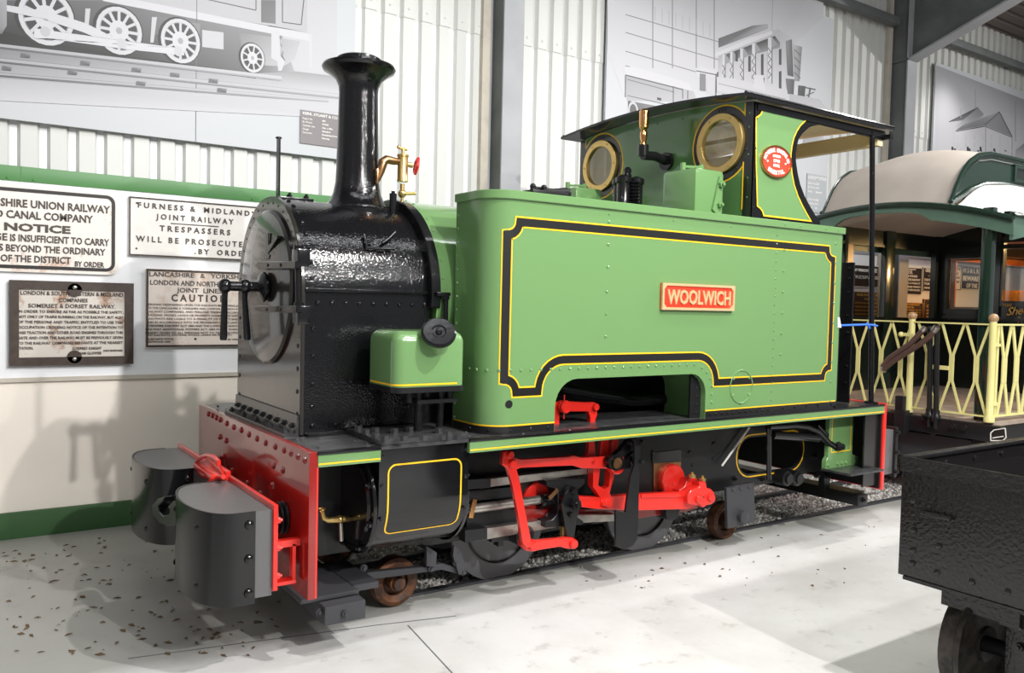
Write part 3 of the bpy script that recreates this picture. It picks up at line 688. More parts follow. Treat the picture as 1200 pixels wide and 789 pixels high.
# frames
def slot(cx,cz,hw,hh,r): return rrect(cx-hw,cx+hw,cz-hh,cz+hh,r,6)
SL = slot(3.35,.487,.285,.105,.10)
for s in (-1,1):
    m = MB(); f = [(.45,.30),(.9,.30),(1.1,.27),(2.75,.27),(2.85,.31),(3.5,.31),(3.7,.34),(3.94,.34),(3.94,.771),(.45,.771)]
    y0 = s*.43
    m.holed(f,[SL[::-1]],lambda u,v:(u,y0,v),(0,-s*.02,0))
    if s<0:
        for q in ((765,530),(746,530),(740,548),(808,530),(812,545),(741,565),(836,520),(836,538)): m.rivet(bp(*q,'y',-.43),(0,-1,0),.012)
        for q in ((861,561),(738,592),(752,600),(690,600)): m.hexbolt(bp(*q,'y',-.43),(0,-1,0),.014)
    fr = part(m,'main_frame','satin')
    if s<0:
        m = MB(); m.ribbon(slot(3.35,.487,.30,.12,.115),.008,lambda u,v,o:(u,-.43-o,v),.0015,True); part(m,'frame_lining','yellow',fr)
m = MB(); m.box(.46,3.93,-.40,.40,.60,.64); m.box(1.1,1.13,-.4,.4,.3,.76); m.box(2.9,2.93,-.4,.4,.3,.76); m.box(2.0,2.02,-.4,.4,.27,.7); part(m,'frame_stretcher','satin')
m = MB(); m.prism(PX(-.432,[(765,543),(797,541),(797,566),(765,576)]),(0,-.006,0)); part(m,'axlebox_guide','bronze')
m = MB(); m.prism(PX(-.433,[(764,531),(798,527),(798,540),(764,543)]),(0,-.003,0)); part(m,'axlebox_opening','lineblack')
# buffer beams
m = MB(); m.box(.417,.445,-.76,.76,.252,RB,.003)
for q in ((244,485.2),(248.7,487),(253.5,489.6),(258,491.8),(265.7,496.2),(274,500.6),(283,504),(292,509),(301.5,514),(311.6,519),(323,523.4),(333.3,527.4),(341.4,531),(349.5,535),(357.6,539.2),(257.6,512),(265,516.4),(321,546),(332,551),(262,535),(272,552),(290,567),(305,579),(320,569),(330,608)): m.rivet(bp(*q,'x',.417),(-1,0,0),.0145,.010,10)
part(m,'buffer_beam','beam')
m = MB(); m.box(.445,.452,-.758,-.738,.255,.77); part(m,'beam_edge','red')
m = MB(); m.box(3.946,3.974,-.76,.76,.272,RB+.003,.003); part(m,'buffer_beam','red')
m = MB(); m.box(3.934,3.946,-.75,.75,.28,RB-.012); part(m,'beam_backing','satin')
# front dumb buffers
def dumb(s):
    yc = s*.43; hw = .272
    m = MB(); m.box(.306,.322,yc-hw-.015,yc+hw+.015,.30,.60,.002)
    for z in (.34,.44,.54):
        for dy in (-.27,.27): m.hexbolt((.322,yc+dy,z),(1,0,0),.012,.012)
    d = part(m,'dumb_buffer','red')
    arcp = [(.20-.135*math.sin(math.radians(a))**.75, yc-hw*math.cos(math.radians(a))) for a in range(0,181,10)]
    m = MB(); m.prism([(x,y,.275) for x,y in [(.306,yc-hw)]+arcp+[(.306,yc+hw)]],(0,0,.307)); part(m,'buffer_block','blockwood',d)
    # wrapped iron sheet
    m = MB()
    out = [(.245,yc-hw-.006)]+[(.20-.143*math.sin(math.radians(a))**.75, yc-(hw+.006)*math.cos(math.radians(a))) for a in range(0,181,6)]+[(.245,yc+hw+.006)]
    inn = [(.245,yc-hw)]+[(.20-.137*math.sin(math.radians(a))**.75, yc-hw*math.cos(math.radians(a))) for a in range(0,181,6)]+[(.245,yc+hw)]
    m.prism([(x,y,.258) for x,y in out+inn[::-1]],(0,0,.326))
    for z in (.30,.42,.54):
        for e in (-1,1): m.rivet((.222,yc+e*(hw+.006),z),(0,e,0),.017,.012,10)
    for z in (.315,.52):
        for a in (55,125):
            x, y = .20-.143*math.sin(math.radians(a))**.75, yc-(hw+.006)*math.cos(math.radians(a))
            m.rivet((x,y,z),(-.75,-math.cos(math.radians(a)),0),.013,.006,10)
    part(m,'iron_sheet','black',d)
    # buffing spring and brackets
    m = MB()
    for k in range(5): m.lathe([(.05,0),(.062,.006),(.062,.012),(.05,.018)],(.322+k*.019,yc+s*.09,.50),(1,0,0),20)
    part(m,'buffer_spring','satin',d)
    m = MB(); yy = yc+s*.235
    m.bar((.322,yy,.445),(.42,yy,.445),.03,.025); m.bar((.322,yy,.305),(.40,yy,.305),.05,.012); m.bar((.395,yy,.31),(.395,yy,.44),.03,.012,(1,0,0)); m.bar((.25,yy,.292),(.33,yy,.292),.06,.012)
    part(m,'buffer_bracket','red',d)
dumb(-1); dumb(1)
# rear dumb buffer
m = MB(); m.box(3.990,4.012,-.735,-.2,.33,.625,.002); d = part(m,'dumb_buffer','red')
m = MB(); m.box(4.012,4.12,-.72,-.22,.345,.615,.004); part(m,'buffer_block','blockwood',d)
m = MB(); m.box(4.12,4.145,-.735,-.2,.325,.63,.002)
for z in (.36,.48,.6): m.hexbolt((4.132,-.735,z),(0,-1,0),.014,.012)
part(m,'iron_sheet','satin',d)
m = MB(); m.box(3.972,3.992,-.6,-.3,.36,.6); part(m,'buffer_packing','red',d)
# coupling on the front
m = MB(); m.box(.24,.30,-.14,.14,.588,.606,.003); m.box(.295,.315,-.16,.16,.56,.62,.002)
c = part(m,'coupling_plate','red')
m = MB(); pts = [bp(x,y,'x',.27) for x,y in ((262,559),(250,560),(239,558),(232,551),(230,543),(234,537),(242,534),(251,536),(256,541),(256,546))]
m.tube(pts,.010,10)
part(m,'coupling_shackle','red',c)
m = MB(); m.tube([bp(x,y,'x',.29) for x,y in ((262,562),(262,556),(259,549),(255,545))],.007,8); part(m,'shackle_pin','red',c)
m = MB(); h = PX(.075,[(178,592),(184,585),(193,582),(190,588),(185,593),(186,600),(191,605),(198,603),(199,598),(196,594),(202,588),(210,586),(212,597),(209,603),(213,612),(205,616),(196,617),(186,613),(179,604)],'x')
m.prism(h,(.05,0,0),.003); part(m,'coupling_hook','satin')
# ------------------------------------------------------------ smokebox
SBZ, SBR, SX0, SX1 = 1.345, .410, .522, 1.080
def hood(r,x,zb,n=24): return [(x,-r,zb)]+[(x,-r*math.cos(PI*i/n),SBZ+r*math.sin(PI*i/n)) for i in range(n+1)]+[(x,r,zb)]
m = MB(); m.prism(hood(SBR,SX0,RB),(SX1-SX0,0,0))
for s in (-1,1):
    m.box(SX0,SX1+.06,*sorted((s*(SBR-.002),s*(SBR+.014))),1.357,1.370,.002)
    for i in range(9): m.rivet((.575+i*.06,s*SBR,1.312),(0,s,0),.010,.008)
    for z in (1.21,1.10,.99,.90): m.rivet((.557,s*SBR,z),(0,s,0),.010,.008)
    for i in range(6): m.rivet((.56+i*.098,s*SBR,.822),(0,s,0),.011,.009)
    for z in (.9,1.02): m.rivet((1.05,s*SBR,z),(0,s,0),.008)
    m.box(.53,1.07,*sorted((s*SBR,s*.445)),RB,RB+.012,.002)
for i in range(1,20):
    a = PI*i/20; m.rivet((.553,-SBR*math.cos(a),SBZ+SBR*math.sin(a)),(0,-math.cos(a),math.sin(a)),.010,.008)
sb = part(m,'smokebox','hammered')
m = MB(); m.prism([(SX1-.012,-.448,1.30)]+[(SX1-.012,-.452*math.cos(PI*i/36),SBZ+.452*math.sin(PI*i/36)) for i in range(37)]+[(SX1-.012,.448,1.30)],(.045,0,0),.004)
part(m,'rear_flange','black',sb)
m = MB(); m.prism(hood(SBR+.008,.506,RB+.005,36),(.018,0,0),.003)
for s in (-1,1):
    for z in (.87,.96,1.05,1.14,1.23): m.rivet((.506,s*.385,z),(-1,0,0),.010,.006)
for i in range(1,18):
    a = PI*i/18; m.rivet((.506,-.388*math.cos(a),SBZ+.388*math.sin(a)),(-1,0,0),.006,.003)
part(m,'front_plate','front',sb)
m = MB(); m.prism([(.506,-.41,.868),(.498,-.41,.868),(.492,-.41,RB+.014),(.447,-.41,RB+.014),(.447,-.41,RB),(.506,-.41,RB)],(0,.82,0))
for i in range(9):
    y = -.36+i*.09; m.hexbolt((.494,y,.822),(-1,0,.05),.012,.010); 
    if i%2==0: m.hexbolt((.466,y,RB+.014),(0,0,1),.014,.010)
part(m,'foot_angle','grate',sb)
m = MB(); DC = (-.02,1.372)
m.lathe([(0,0),(.33,0),(.33,.010),(.318,.018),(.27,.028),(.18,.038),(.08,.044),(0,.045)],(.506,*DC),(-1,0,0),56)
part(m,'smokebox_door','front',sb,ang=20)
m = MB()
def pxx(q,v): return bp(*q,'x',v)
m.tube([pxx((349,296),.47),pxx((350,376),.47)],.012,12)
for a,b in (((346,292),(353,312)),((347,358),(353,380))):
    p, q = pxx(a,.47), pxx(b,.47); m.box(.455,.506,min(p.y,q.y),max(p.y,q.y),min(p.z,q.z),max(p.z,q.z),.006)
    m.tube([V(.47,(p.y+q.y)/2,max(p.z,q.z)-.005),V(.47,(p.y+q.y)/2,max(p.z,q.z)+.012)],.018,10)
for pts in ([(300,308),(303,306.5),(346,306),(346,315),(303,316),(300,313)],[(298,361),(301,358.5),(347,358),(347,367),(301,365.5),(298,364)]):
    m.prism(PX(.447,pts,'x'),(.022,0,0),.003)
    for k in (.25,.6): 
        a = Vector(pts[1]).lerp(Vector(pts[2]),k)+Vector((0,4.5)); m.rivet(pxx((a.x,a.y),.447),(-1,0,0),.008)
part(m,'door_hinge','black',sb)
dc = pxx((309,336.5),.45)
m = MB(); m.lathe([(0,0),(.062,0),(.062,.008),(.05,.018),(.026,.024),(.02,.03),(.02,.16),(0,.16)],(.452,dc.y,dc.z),(-1,0,0),24)
for xx in (.372,.292):
    m.sphere((xx,dc.y,dc.z),.030,14,9,(.9,1,1))
part(m,'door_dart','black',sb)
for xx, lean in ((.372,.012),(.292,-.004)):
    m = MB(); m.tube([V(xx,dc.y,dc.z),V(xx,dc.y+.002,dc.z-.05),V(xx+lean,dc.y,dc.z-.21),V(xx+lean,dc.y,dc.z-.22)],[.014,.012,.015,.012],10); part(m,'door_handle','black',sb)
m = MB(); m.prism(PX(.465,[(310.5,274),(314,273),(314.5,287),(318,284),(324,276),(325,279),(317,292),(314,297),(316,299),(315,304),(308,304),(308,299),(311,298)],'x'),(.02,0,0),.002); part(m,'lamp_iron','black',sb)
m = MB(); m.box(.545,.70,-.03,.02,SBZ+SBR-.003,SBZ+SBR+.010,.002)
p0 = bp(329,233,'y',0.0); m.bar((.55,0,SBZ+SBR),(.55,0,SBZ+SBR+.26),.03,.008,(1,0,0)); m.rivet((.55,0,SBZ+SBR+.26),(0,0,1),.015,.008)
for x in (.60,.675): m.hexbolt((x,-.005,SBZ+SBR+.010),(0,0,1),.013,.012)
part(m,'lamp_iron','black',sb)
ab = math.radians(38)
def smb(px,py,off=.012):
    # point on the curved side of the smokebox under pixel
    d = _f+_r*((px-600)/FPX)-_u*((py-394.5)/FPX); R = SBR+off
    a = d.y**2+d.z**2; b = 2*(CAM.y*d.y+(CAM.z-SBZ)*d.z); c2 = CAM.y**2+(CAM.z-SBZ)**2-R*R
    t = (-b-math.sqrt(max(0,b*b-4*a*c2)))/(2*a); return CAM+d*t
m = MB(); m.tube([smb(427,275),smb(430,290),smb(447,292),smb(462,292)],.006,8); m.tube([smb(448,285),smb(456,279,.02),smb(463,272,.03)],.007,8); m.tube([smb(431,284),smb(437,281,.02)],.007,8); part(m,'lamp_bracket','black',sb)
# chimney
m = MB(); m.lathe([(.155,1.722),(.150,1.748),(.125,1.772),(.108,1.81),(.099,1.86),(.096,1.92),(.0875,2.26),(.090,2.29),(.104,2.322),(.135,2.348),(.160,2.362),(.166,2.374),(.160,2.386),(.120,2.395),(.100,2.398),(.098,2.418),(.088,2.424),(.078,2.41),(.072,2.34),(0,2.34)],(.917,0,0),(0,0,1),48); part(m,'chimney','hammered')
m = MB(); m.lathe([(0,1.72),(.175,1.738),(.185,1.728),(.185,1.70)],(.917,0,0),(0,0,1),40)
for k in range(8): m.rivet((.917+.165*math.cos(k*PI/4+.3),.165*math.sin(k*PI/4+.3),1.735),(0,0,1),.010)
m.cyl((1.02,-.16,1.70),(1.02,-.16,1.79),.016); m.hexbolt((1.02,-.16,1.79),(0,0,1),.018,.016)
part(m,'chimney_base','black')
# brass lubricator beside the chimney
LY = -.08
lz = lambda px,py: bp(px,py,'y',LY)
m = MB(); a, b = lz(472,182), lz(471,213)
b = V(a.x,LY,b.z); 
m.lathe([(0,0),(.026,0),(.025,.010),(.024,.012),(.024,.112),(.027,.115),(.027,.123),(.012,.127),(0,.127)],(a.x,LY,b.z-.0),(0,0,1),22)
m.cyl((a.x,LY,b.z+.12),(a.x,LY,b.z+.15),.007); m.cyl((a.x-.02,LY,b.z+.153),(a.x+.02,LY,b.z+.149),.006); m.sphere((a.x-.022,LY,b.z+.156),.009,10,6)
m.cyl((a.x,LY,b.z-.07),(a.x,LY,b.z-.01),.010); m.sphere((a.x,LY,b.z-.055),.020,10,8); m.cyl((a.x,LY,b.z-.055),(a.x+.06,LY-.02,b.z-.05),.008); m.cyl((a.x,LY,b.z-.09),(a.x,LY,b.z-.06),.007)
m.cyl((a.x,LY,b.z+.085),(a.x+.05,LY,b.z+.08),.009,.013)
lub = part(m,'lubricator','brass')
m = MB(); q = V(a.x,LY,b.z+.09); c0 = lz(440,206)
m.tube([c0+V(.01,0,-.02),lz(446,201),lz(449,190),lz(453,187),lz(462,189),q],[.012,.018,.022,.020,.018,.012],12); m.box(c0.x-.006,c0.x+.004,LY-.03,LY+.03,c0.z-.04,c0.z+.03,.003); part(m,'lubricator_bracket','bronze',lub)
m = MB(); hc = V(a.x+.068,LY-.005,b.z+.078); hx = V(.9,-.25,-.15).normalized(); u = hx.orthogonal().normalized(); v = hx.cross(u)
ringp = [hc+(u*math.cos(2*PI*k/20)+v*math.sin(2*PI*k/20))*.034*(1+.10*math.cos(10*PI*k/20)) for k in range(21)]
m.tube(ringp,.0075,8,False)
for k in range(5): m.bar(hc,hc+(u*math.cos(2*PI*k/5)+v*math.sin(2*PI*k/5))*.034,.009,.006,hx)
part(m,'hand_wheel','red',lub)
# boiler
m = MB(); m.cyl((1.10,0,1.352),(2.775,0,1.352),.440,seg=64); part(m,'boiler','green')
m = MB(); m.cyl((1.11,0,1.352),(1.14,0,1.352),.444,seg=64)
for k in range(14): 
    t = math.radians(-20+k*10); m.rivet((1.127,-.444*math.cos(t),1.352+.444*math.sin(t)),(0,-math.cos(t),math.sin(t)),.007)
part(m,'boiler_band','green')
m = MB(); m.box(1.08,1.145,-.475,-.41,1.353,1.368,.002); m.hexbolt((1.13,-.46,1.353),(0,0,-1),.018,.016); m.tube([(1.13,-.46,1.35),(1.13,-.46,1.06)],.011,10); m.box(1.06,1.12,-.60,-.40,1.06,1.075)
part(m,'handrail_bracket','black')
# ------------------------------------------------------------ sandbox
m = MB(); sx0, sx1, sy0, sy1, sz0, sz1 = .765,1.083,-.722,-.46,.994,1.212
b = bmesh.new(); vs = [b.verts.new((x,y,z)) for x in (sx0,sx1) for y in (sy0,sy1) for z in (sz0,sz1)]
for q in ((0,1,3,2),(4,6,7,5),(0,4,5,1),(2,3,7,6),(0,2,6,4),(1,5,7,3)): b.faces.new([vs[i] for i in q])
bmesh.ops.recalc_face_normals(b,faces=b.faces)
E_ = [e for e in b.edges if not all(abs(v.co.z-sz0)<1e-6 for v in e.verts)]
bmesh.ops.bevel(b,geom=E_,offset=.045,segments=5,affect='EDGES',profile=.5)
mp = {v:m.bm.verts.new(v.co) for v in b.verts}
for f in b.faces: m._f([mp[v] for v in f.verts])
b.free()
sand = part(m,'sandbox','green',ang=50)
m = MB(); m.prism([(x,y,sz0-.02) for x,y in rrect(sx0-.0,sx1,sy0-.004,sy1,.04)],(0,0,.022))
for x in (.86,.90,1.0,1.04): m.cyl((x,-.66,.93),(x,-.66,.98),.012)
m.box(.88,1.06,-.69,-.6,.925,.94); m.tube([(.93,-.62,.975),(.93,-.6,.79)],.018); m.tube([(1.04,-.60,.975),(1.04,-.58,.79)],.014)
part(m,'sandbox_base','satin',sand)
m = MB()
out = rrect(sx0-.0005,sx1+.0005,sy0-.0005,sy1,.045)
pth = [p for p in out if p[1] < sy1-.05]
fnb = lambda u,v,o:(u,v,0)
ln = [(x,y) for x,y in pth]; ln.sort(key=lambda p:(-p[0] if False else 0))
front = [(sx1+.001,sy0+.05),(sx1+.001,sy0+.045)]+[]
seq = arc(sx0+.045,sy0+.045,.0465,180,270,6)
line = [(sx0-.0015,sy1-.045)]+seq+[(sx1-.045,sy0-.0015)]
rows = [[(x,y,1.002) for x,y in line],[(x,y,1.009) for x,y in line]]
m.grid(rows); part(m,'sandbox_lining','yellow',sand)
nrm = V(-.33,-.72,.60).normalized(); cc = bp(514,391,'y',-.755)
m = MB(); m.lathe([(.045,-.10),(.045,0)],cc,nrm,28); o_ = part(m,'filler_neck','green',sand)
m = MB(); m.lathe([(0,-.006),(.066,-.006),(.068,0),(.068,.010),(.060,.016),(.030,.016),(.024,.012),(0,.012)],cc,nrm,32); m.rivet(cc+nrm*.012,nrm,.014,.014); part(m,'filler_cap','black',sand)
# ------------------------------------------------------------ side tanks
TY, TI, TF, TE, TR = .73, .45, 1.18, 3.517, .12
TZ = 1.757
def SMAP(s, v, off=0.):
    a = TF+TR
    if s >= a: return V(s,-TY-off,v)
    th = (a-s)/TR
    if th <= PI/2: return V(a-(TR+off)*math.sin(th), -TY+TR-(TR+off)*math.cos(th), v)
    return V(TF-off, -TY+TR+(a-s-TR*PI/2), v)
def tank(s):
    F = lambda p: V(p.x, p.y*(1 if s<0 else -1), p.z)
    m = MB()
    m.prism([(TE,s*TY,TZ),(TE,s*TY,RB)][:1]+[(TE,s*TY,RB),(2.455,s*TY,RB),(2.455,s*TY,.90)]+[(x,s*TY,z) for x,z in arc(2.355,.905,.10,0,90,6)]+[(x,s*TY,z) for x,z in arc(1.645,.885,.12,90,180,6)]+[(1.525,s*TY,RB),(TF+TR,s*TY,RB),(TF+TR,s*TY,TZ)],(0,-s*(TY-TI),0))
    m.prism([(TF+TR,s*TY,RB)]+[F(SMAP(TF+TR-TR*PI/2*i/10,RB)) for i in range(11)][1:]+[(TF,s*TI,RB),(TF+TR,s*TI,RB)],(0,0,TZ-RB))
    m.prism([(1.30,s*TI,RB),(1.525,s*TI,RB),(1.525,s*.30,RB),(1.30,s*.30,RB)],(0,0,.3))
    if s < 0:
        R = lambda q,z,r=.0075: (setattr(m,'m',1 if z < .82 else 0), m.rivet(SMAP(q,z),(SMAP(q,z,1)-SMAP(q,z)),r), setattr(m,'m',0))
        for i in range(26): R(1.085+i*.0515,1.05)
        for z in (1.70,1.60,1.50,1.39,1.29,1.19): R(1.80,z)
        for i in range(20): R(2.955,1.715-i*.0455,.0055)
        for i in range(6): R(3.018,1.64-i*.11)
        for i in range(9): R(3.458,1.70-i*.11)
        for i in range(17): R(.968,1.70-i*.058)
        for z,x in ((.86,2.50),(.90,2.50),(.94,2.50),(.98,2.485),(1.01,2.46),(1.035,2.425)): R(x,z)
        for i in range(11): R(2.49+i*.044,.80)
        for x in (3.05,3.15,3.25,3.35,3.47): R(x,.803,.008)
        for x in (1.10,1.2,1.3,1.4,1.49): R(x,.80,.007)
        for k in range(6): a = k*PI/3+PI/6; R(2.715+.068*math.cos(a),.93+.085*math.sin(a),.008)
        for x in (1.8,2.2,2.6): R(x,1.735,.006)
    t = part(m,'side_tank',['green','cladblack'])
    if s < 0: t['label'] = 'near side green tank with lining and nameplate'
    m = MB(); o = .012
    rim = [(TE+.014,s*(TY+o)),(TE+.014,s*TI)]+[(TF-o,s*TI)]
    cor = [F(SMAP(TF+TR-TR*PI/2*i/10,0,o)) for i in range(11)][::-1]
    m.prism([(a,b,TZ-.002) for a,b in rim]+[(p.x,p.y,TZ-.002) for p in cor],(0,0,.036),.003)
    if s<0:
        for x in (3.0,3.13,3.35,3.46): m.rivet((x,-TY-o,TZ+.016),(0,-1,0),.006)
    part(m,'tank_rim','green',t)
    return t
near = tank(-1); tank(1)
def lining_path():
    n = .055; xl, xr, zt, zb, za = 1.262, 3.440, 1.664, .958, 1.090
    P = arc(xl,zt,n,0,-90,6)[::-1]            # top left notch (concave), from left side to top
    P = [(xl,zt-n)]+[(xl+n*math.sin(math.radians(a)), zt-n*math.cos(math.radians(a))) for a in range(0,91,15)]
    P += [(xr-n*math.cos(math.radians(a)), zt-n*math.sin(math.radians(a))) for a in range(0,91,15)]
    P += [(xr-n*math.sin(math.radians(a)), zb+n*math.cos(math.radians(a))) for a in range(0,91,15)]
    P += arc(2.395,zb,.132,0,90,8)
    P += arc(1.565,zb,.132,90,180,8)
    P += [(xl+n*math.cos(math.radians(a)), zb+n*math.sin(math.radians(a))) for a in range(0,91,15)]
    out = []
    for p in P:
        if not out or (Vector(p)-Vector(out[-1])).length>1e-4: out.append(p)
    return out
lp = lining_path()
m = MB(); m.ribbon(lp,.048,SMAP,.0010,True); part(m,'yellow_lining','yellow',near)
m = MB(); m.ribbon(lp,.034,SMAP,.0018,True); part(m,'black_lining','lineblack',near)
def srange(a,b,n): return [a+(b-a)*i/n for i in range(n+1)]
m = MB()
m.ribbon([(x,.800) for x in srange(.96,1.30,16)]+[(1.523,.800)],.034,SMAP,.0012); part(m,'black_band','lineblack',near)
m = MB(); m.ribbon([(2.457,.800),(TE,.800)],.034,SMAP,.0012); part(m,'black_band','lineblack',near)
m = MB(); m.lathe([(0,.0012),(.017,.0012)],SMAP(1.286,.91),SMAP(1.286,.91,1)-SMAP(1.286,.91),18); part(m,'wash_hole','lineblack',near)
m = MB(); m.ribbon([(x,.820) for x in srange(.96,1.30,16)]+[(1.523,.820)],.0065,SMAP,.0014); m.ribbon([(2.457,.820),(TE-.01,.820)],.0065,SMAP,.0014); part(m,'band_lining','yellow',near)
m = MB(); m.lathe([(.080,.0),(.082,.004),(.086,.004),(.088,0)],(2.715,-TY,.93),(0,-1,0),36); part(m,'hatch_rim','green',near)
m = MB(); m.box(2.38,2.453,-.70,-.69,RB,1.0)
for i in range(5): m.rivet((2.425,-.70,.81+i*.04),(0,-1,0),.006)
part(m,'inner_plate','satin',near)
# nameplate
x0,x1,z0,z1 = 2.126,2.624,1.314,1.440
m = MB(); m.m=0; m.box(x0,x1,-.742,-.730,z0,z1,.002); m.m=1
o = [(x0,z0),(x1,z0),(x1,z1),(x0,z1)]; w,c_ = .012,.016
i_ = [(x0+w+c_,z0+w),(x1-w-c_,z0+w)]+[(x1-w,z0+w+c_),(x1-w,z1-w-c_)]+[(x1-w-c_,z1-w),(x0+w+c_,z1-w)]+[(x0+w,z1-w-c_),(x0+w,z0+w+c_)]
m.holed(o,[i_],lambda u,v:(u,-.749,v),(0,.009,0)); npl = part(m,'nameplate',['platered','letterbrass'],None,'red WOOLWICH nameplate in a brass border')
m = MB(); letters(m,'WOOLWICH',x0+.032,x1-.030,.066,lambda u,v,o:(u,-.742-o,v),.025,.006,z0+.030); part(m,'lettering','letterbrass',npl)
# ------------------------------------------------------------ things on top of the tanks
la, lb = bp(614,222,'y',-.59).x, bp(655,222,'y',-.59).x
m = MB(); m.box(la,lb,-.66,-.52,1.791,1.818,.003)
for x in (la+.04,la+.10): m.cyl((x,-.60,1.81),(x,-.60,1.835),.012); m.sphere((x,-.60,1.838),.014,10,6)
m.tube([(lb-.12,-.57,1.835),(lb-.02,-.57,1.832),(lb+.05,-.57,1.83),(lb+.07,-.57,1.83)],[.010,.012,.026,.022],12)
part(m,'tank_lid','satin')
def filler(s):
    xa, xb = bp(815,220,'y',-.60).x, bp(846,220,'y',-.60).x
    m = MB(); y0,y1 = sorted((s*.60,s*.36))
    m.box(xa,xb+.02,y0,y1,1.79,2.035,.028); 
    f = part(m,'water_filler','green',ang=50)
    m = MB(); ym = s*.48
    m.bar((xa+.02,ym,2.05),(xb-.02,ym,2.062),.02,.012); m.cyl((xa+.03,ym,2.03),(xa+.03,ym,2.07),.014); m.cyl((xb-.03,ym,2.03),(xb-.03,ym,2.075),.012)
    m.prism([(xb-.075,s*.602,1.83),(xb-.05,s*.602,1.81),(xb-.012,s*.602,1.80),(xb-.012,s*.602,2.0),(xb-.03,s*.602,2.0)],(0,s*.010,0))
    m.hexbolt((xb-.025,s*.612,1.96),(0,s,0),.018,.016); m.hexbolt((xb-.03,s*.612,1.855),(0,s,0),.016,.016)
    part(m,'filler_clamp','green',f)
filler(-1); filler(1)
cx = bp(735,215,'y',0).x
m = MB(); m.cyl((cx-.01,0,1.78),(cx-.01,0,1.83),.12)
for dx,dy in ((-.045,-.02),(.05,-.02),(0,.06)): m.lathe([(.044,0),(.044,.02),(.038,.03),(.038,.21),(.046,.22),(.046,.245),(.02,.26),(0,.26)],(cx+dx,dy,1.80),(0,0,1),18)
m.lathe([(.02,.25),(.026,.26),(.02,.275),(.024,.295),(.012,.31),(0,.31)],(cx,0,1.80),(0,0,1),12)
for k in range(12): m.lathe([(.024,0),(.032,.007),(.024,.014)],(cx+.003,-.06,1.80+k*.019),(0,0,1),12)
part(m,'safety_valve','black')
m = MB(); wx = bp(754,170,'y',-.1).x; wz = lambda py: bp(754,py,'y',-.1).z
m.cyl((wx,-.1,wz(183)),(wx,-.1,wz(170)),.030); m.tube([(wx,-.1,wz(182)),(wx+.09,-.1,wz(181)),(2.765,-.1,wz(185))],.026,12); m.lathe([(.05,0),(.05,.012)],(2.768,-.1,wz(185)),(-1,0,0),16); m.cyl((2.748,-.1,wz(185)),(2.768,-.1,wz(185)),.05)
wh = part(m,'whistle_elbow','black')
m = MB(); zb = wz(171); H = wz(130)-zb
m.lathe([(0,0),(.020,0),(.020,.01),(.014,.02),(.022,.05),(.022,.07),(.015,.085),(.026,.10),(.026,.115)]+[(.028,.118),(.028,.19)]+[(.02,.20),(.009,.205),(.009,H)]+[(0,H)],(wx,-.1,zb),(0,0,1),20); part(m,'whistle','copper',wh)
# ------------------------------------------------------------ cab
CX, CY = 2.775, .70
roofz = lambda y: 2.432-.045*(y/.74)**2
m = MB()
out = [(-CY,1.60),(CY,1.60)]+[(CY-2*CY*i/16, roofz(CY-2*CY*i/16)-.004) for i in range(17)]
wins = [circ(s*.490,2.198,.150,36) for s in (-1,1)]
m.holed(out,wins,lambda u,v:(CX,u,v),(.010,0,0))
for z in (1.9,2.0,2.12,2.26,2.33): m.rivet((CX,-.675,z),(-1,0,0),.006); m.rivet((CX,.675,z),(-1,0,0),.006)
for y in (-.2,0,.2,.35): m.rivet((CX,y,roofz(y)-.05),(-1,0,0),.006)
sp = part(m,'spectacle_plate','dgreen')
m = MB(); m.prism([(CX+.0102,-.69,1.6),(CX+.0102,.69,1.6),(CX+.0102,.69,2.38),(CX+.0102,-.69,2.38)][:0] or [(CX+.012,-.25,1.7),(CX+.012,.25,1.7),(CX+.012,.25,2.4),(CX+.012,-.25,2.4)],(.004,0,0)); part(m,'inner_lining','cream',sp)
for s in (-1,1):
    my = MB(); mk = MB(); c_ = s*.490
    my.holed(circ(c_,2.198,.206,40),[circ(c_,2.198,.196,40)[::-1]],lambda u,v:(CX-.0012,u,v),(.001,0,0))
    mk.holed(circ(c_,2.198,.197,40),[circ(c_,2.198,.155,40)[::-1]],lambda u,v:(CX-.0024,u,v),(.002,0,0))
    mk.prism([(CX-.002,s*.70,1.785),(CX-.002,s*.648,1.785),(CX-.002,s*.648,roofz(.65)-.006),(CX-.002,s*.70,roofz(.7)-.006)],(.0015,0,0))
    for z0,z1 in ((2.33,2.385),(1.84,2.085)): my.prism([(CX-.0028,s*.648,z0),(CX-.0028,s*.641,z0),(CX-.0028,s*.641,z1),(CX-.0028,s*.648,z1)],(.0008,0,0))
    for k in range(3): mk.rivet((CX-.0024,c_-.02+k*.02,2.372),(-1,0,0),.006)
    for k in range(7): a = PI*.9+k*PI/5.2; mk.rivet((CX-.0024,c_+.18*math.cos(a),2.198+.18*math.sin(a)),(-1,0,0),.006)
    part(my,'yellow_lining','yellow',sp); part(mk,'black_border','lineblack',sp)
for s in (-1,1):
    c_ = s*.490
    m = MB(); m.lathe([(.160,0),(.160,.016),(.157,.019),(.124,.019),(.120,.016),(.118,-.006),(.150,-.008),(.160,0)],(CX-.002,c_,2.198),(-1,0,0),44)
    for k in range(6): a = k*PI/3; m.rivet((CX-.0205,c_+.142*math.cos(a),2.198+.142*math.sin(a)),(-1,0,0),.006)
    f = part(m,'spectacle_frame','brass')
    m = MB(); m.lathe([(0,0),(.121,0),(.121,.004),(0,.004)],(CX-.004,c_,2.198),(-1,0,0),36); part(m,'spectacle_glass','glass',f)
op = [bp(a,b,'y',-CY) for a,b in ((1033,164),(959.6,145.7),(949,149),(940.6,156),(936,163),(934,171),(932.5,181),(933,191),(935,204),(938,216.7),(943,230),(949.5,242),(956,253),(961,260))]
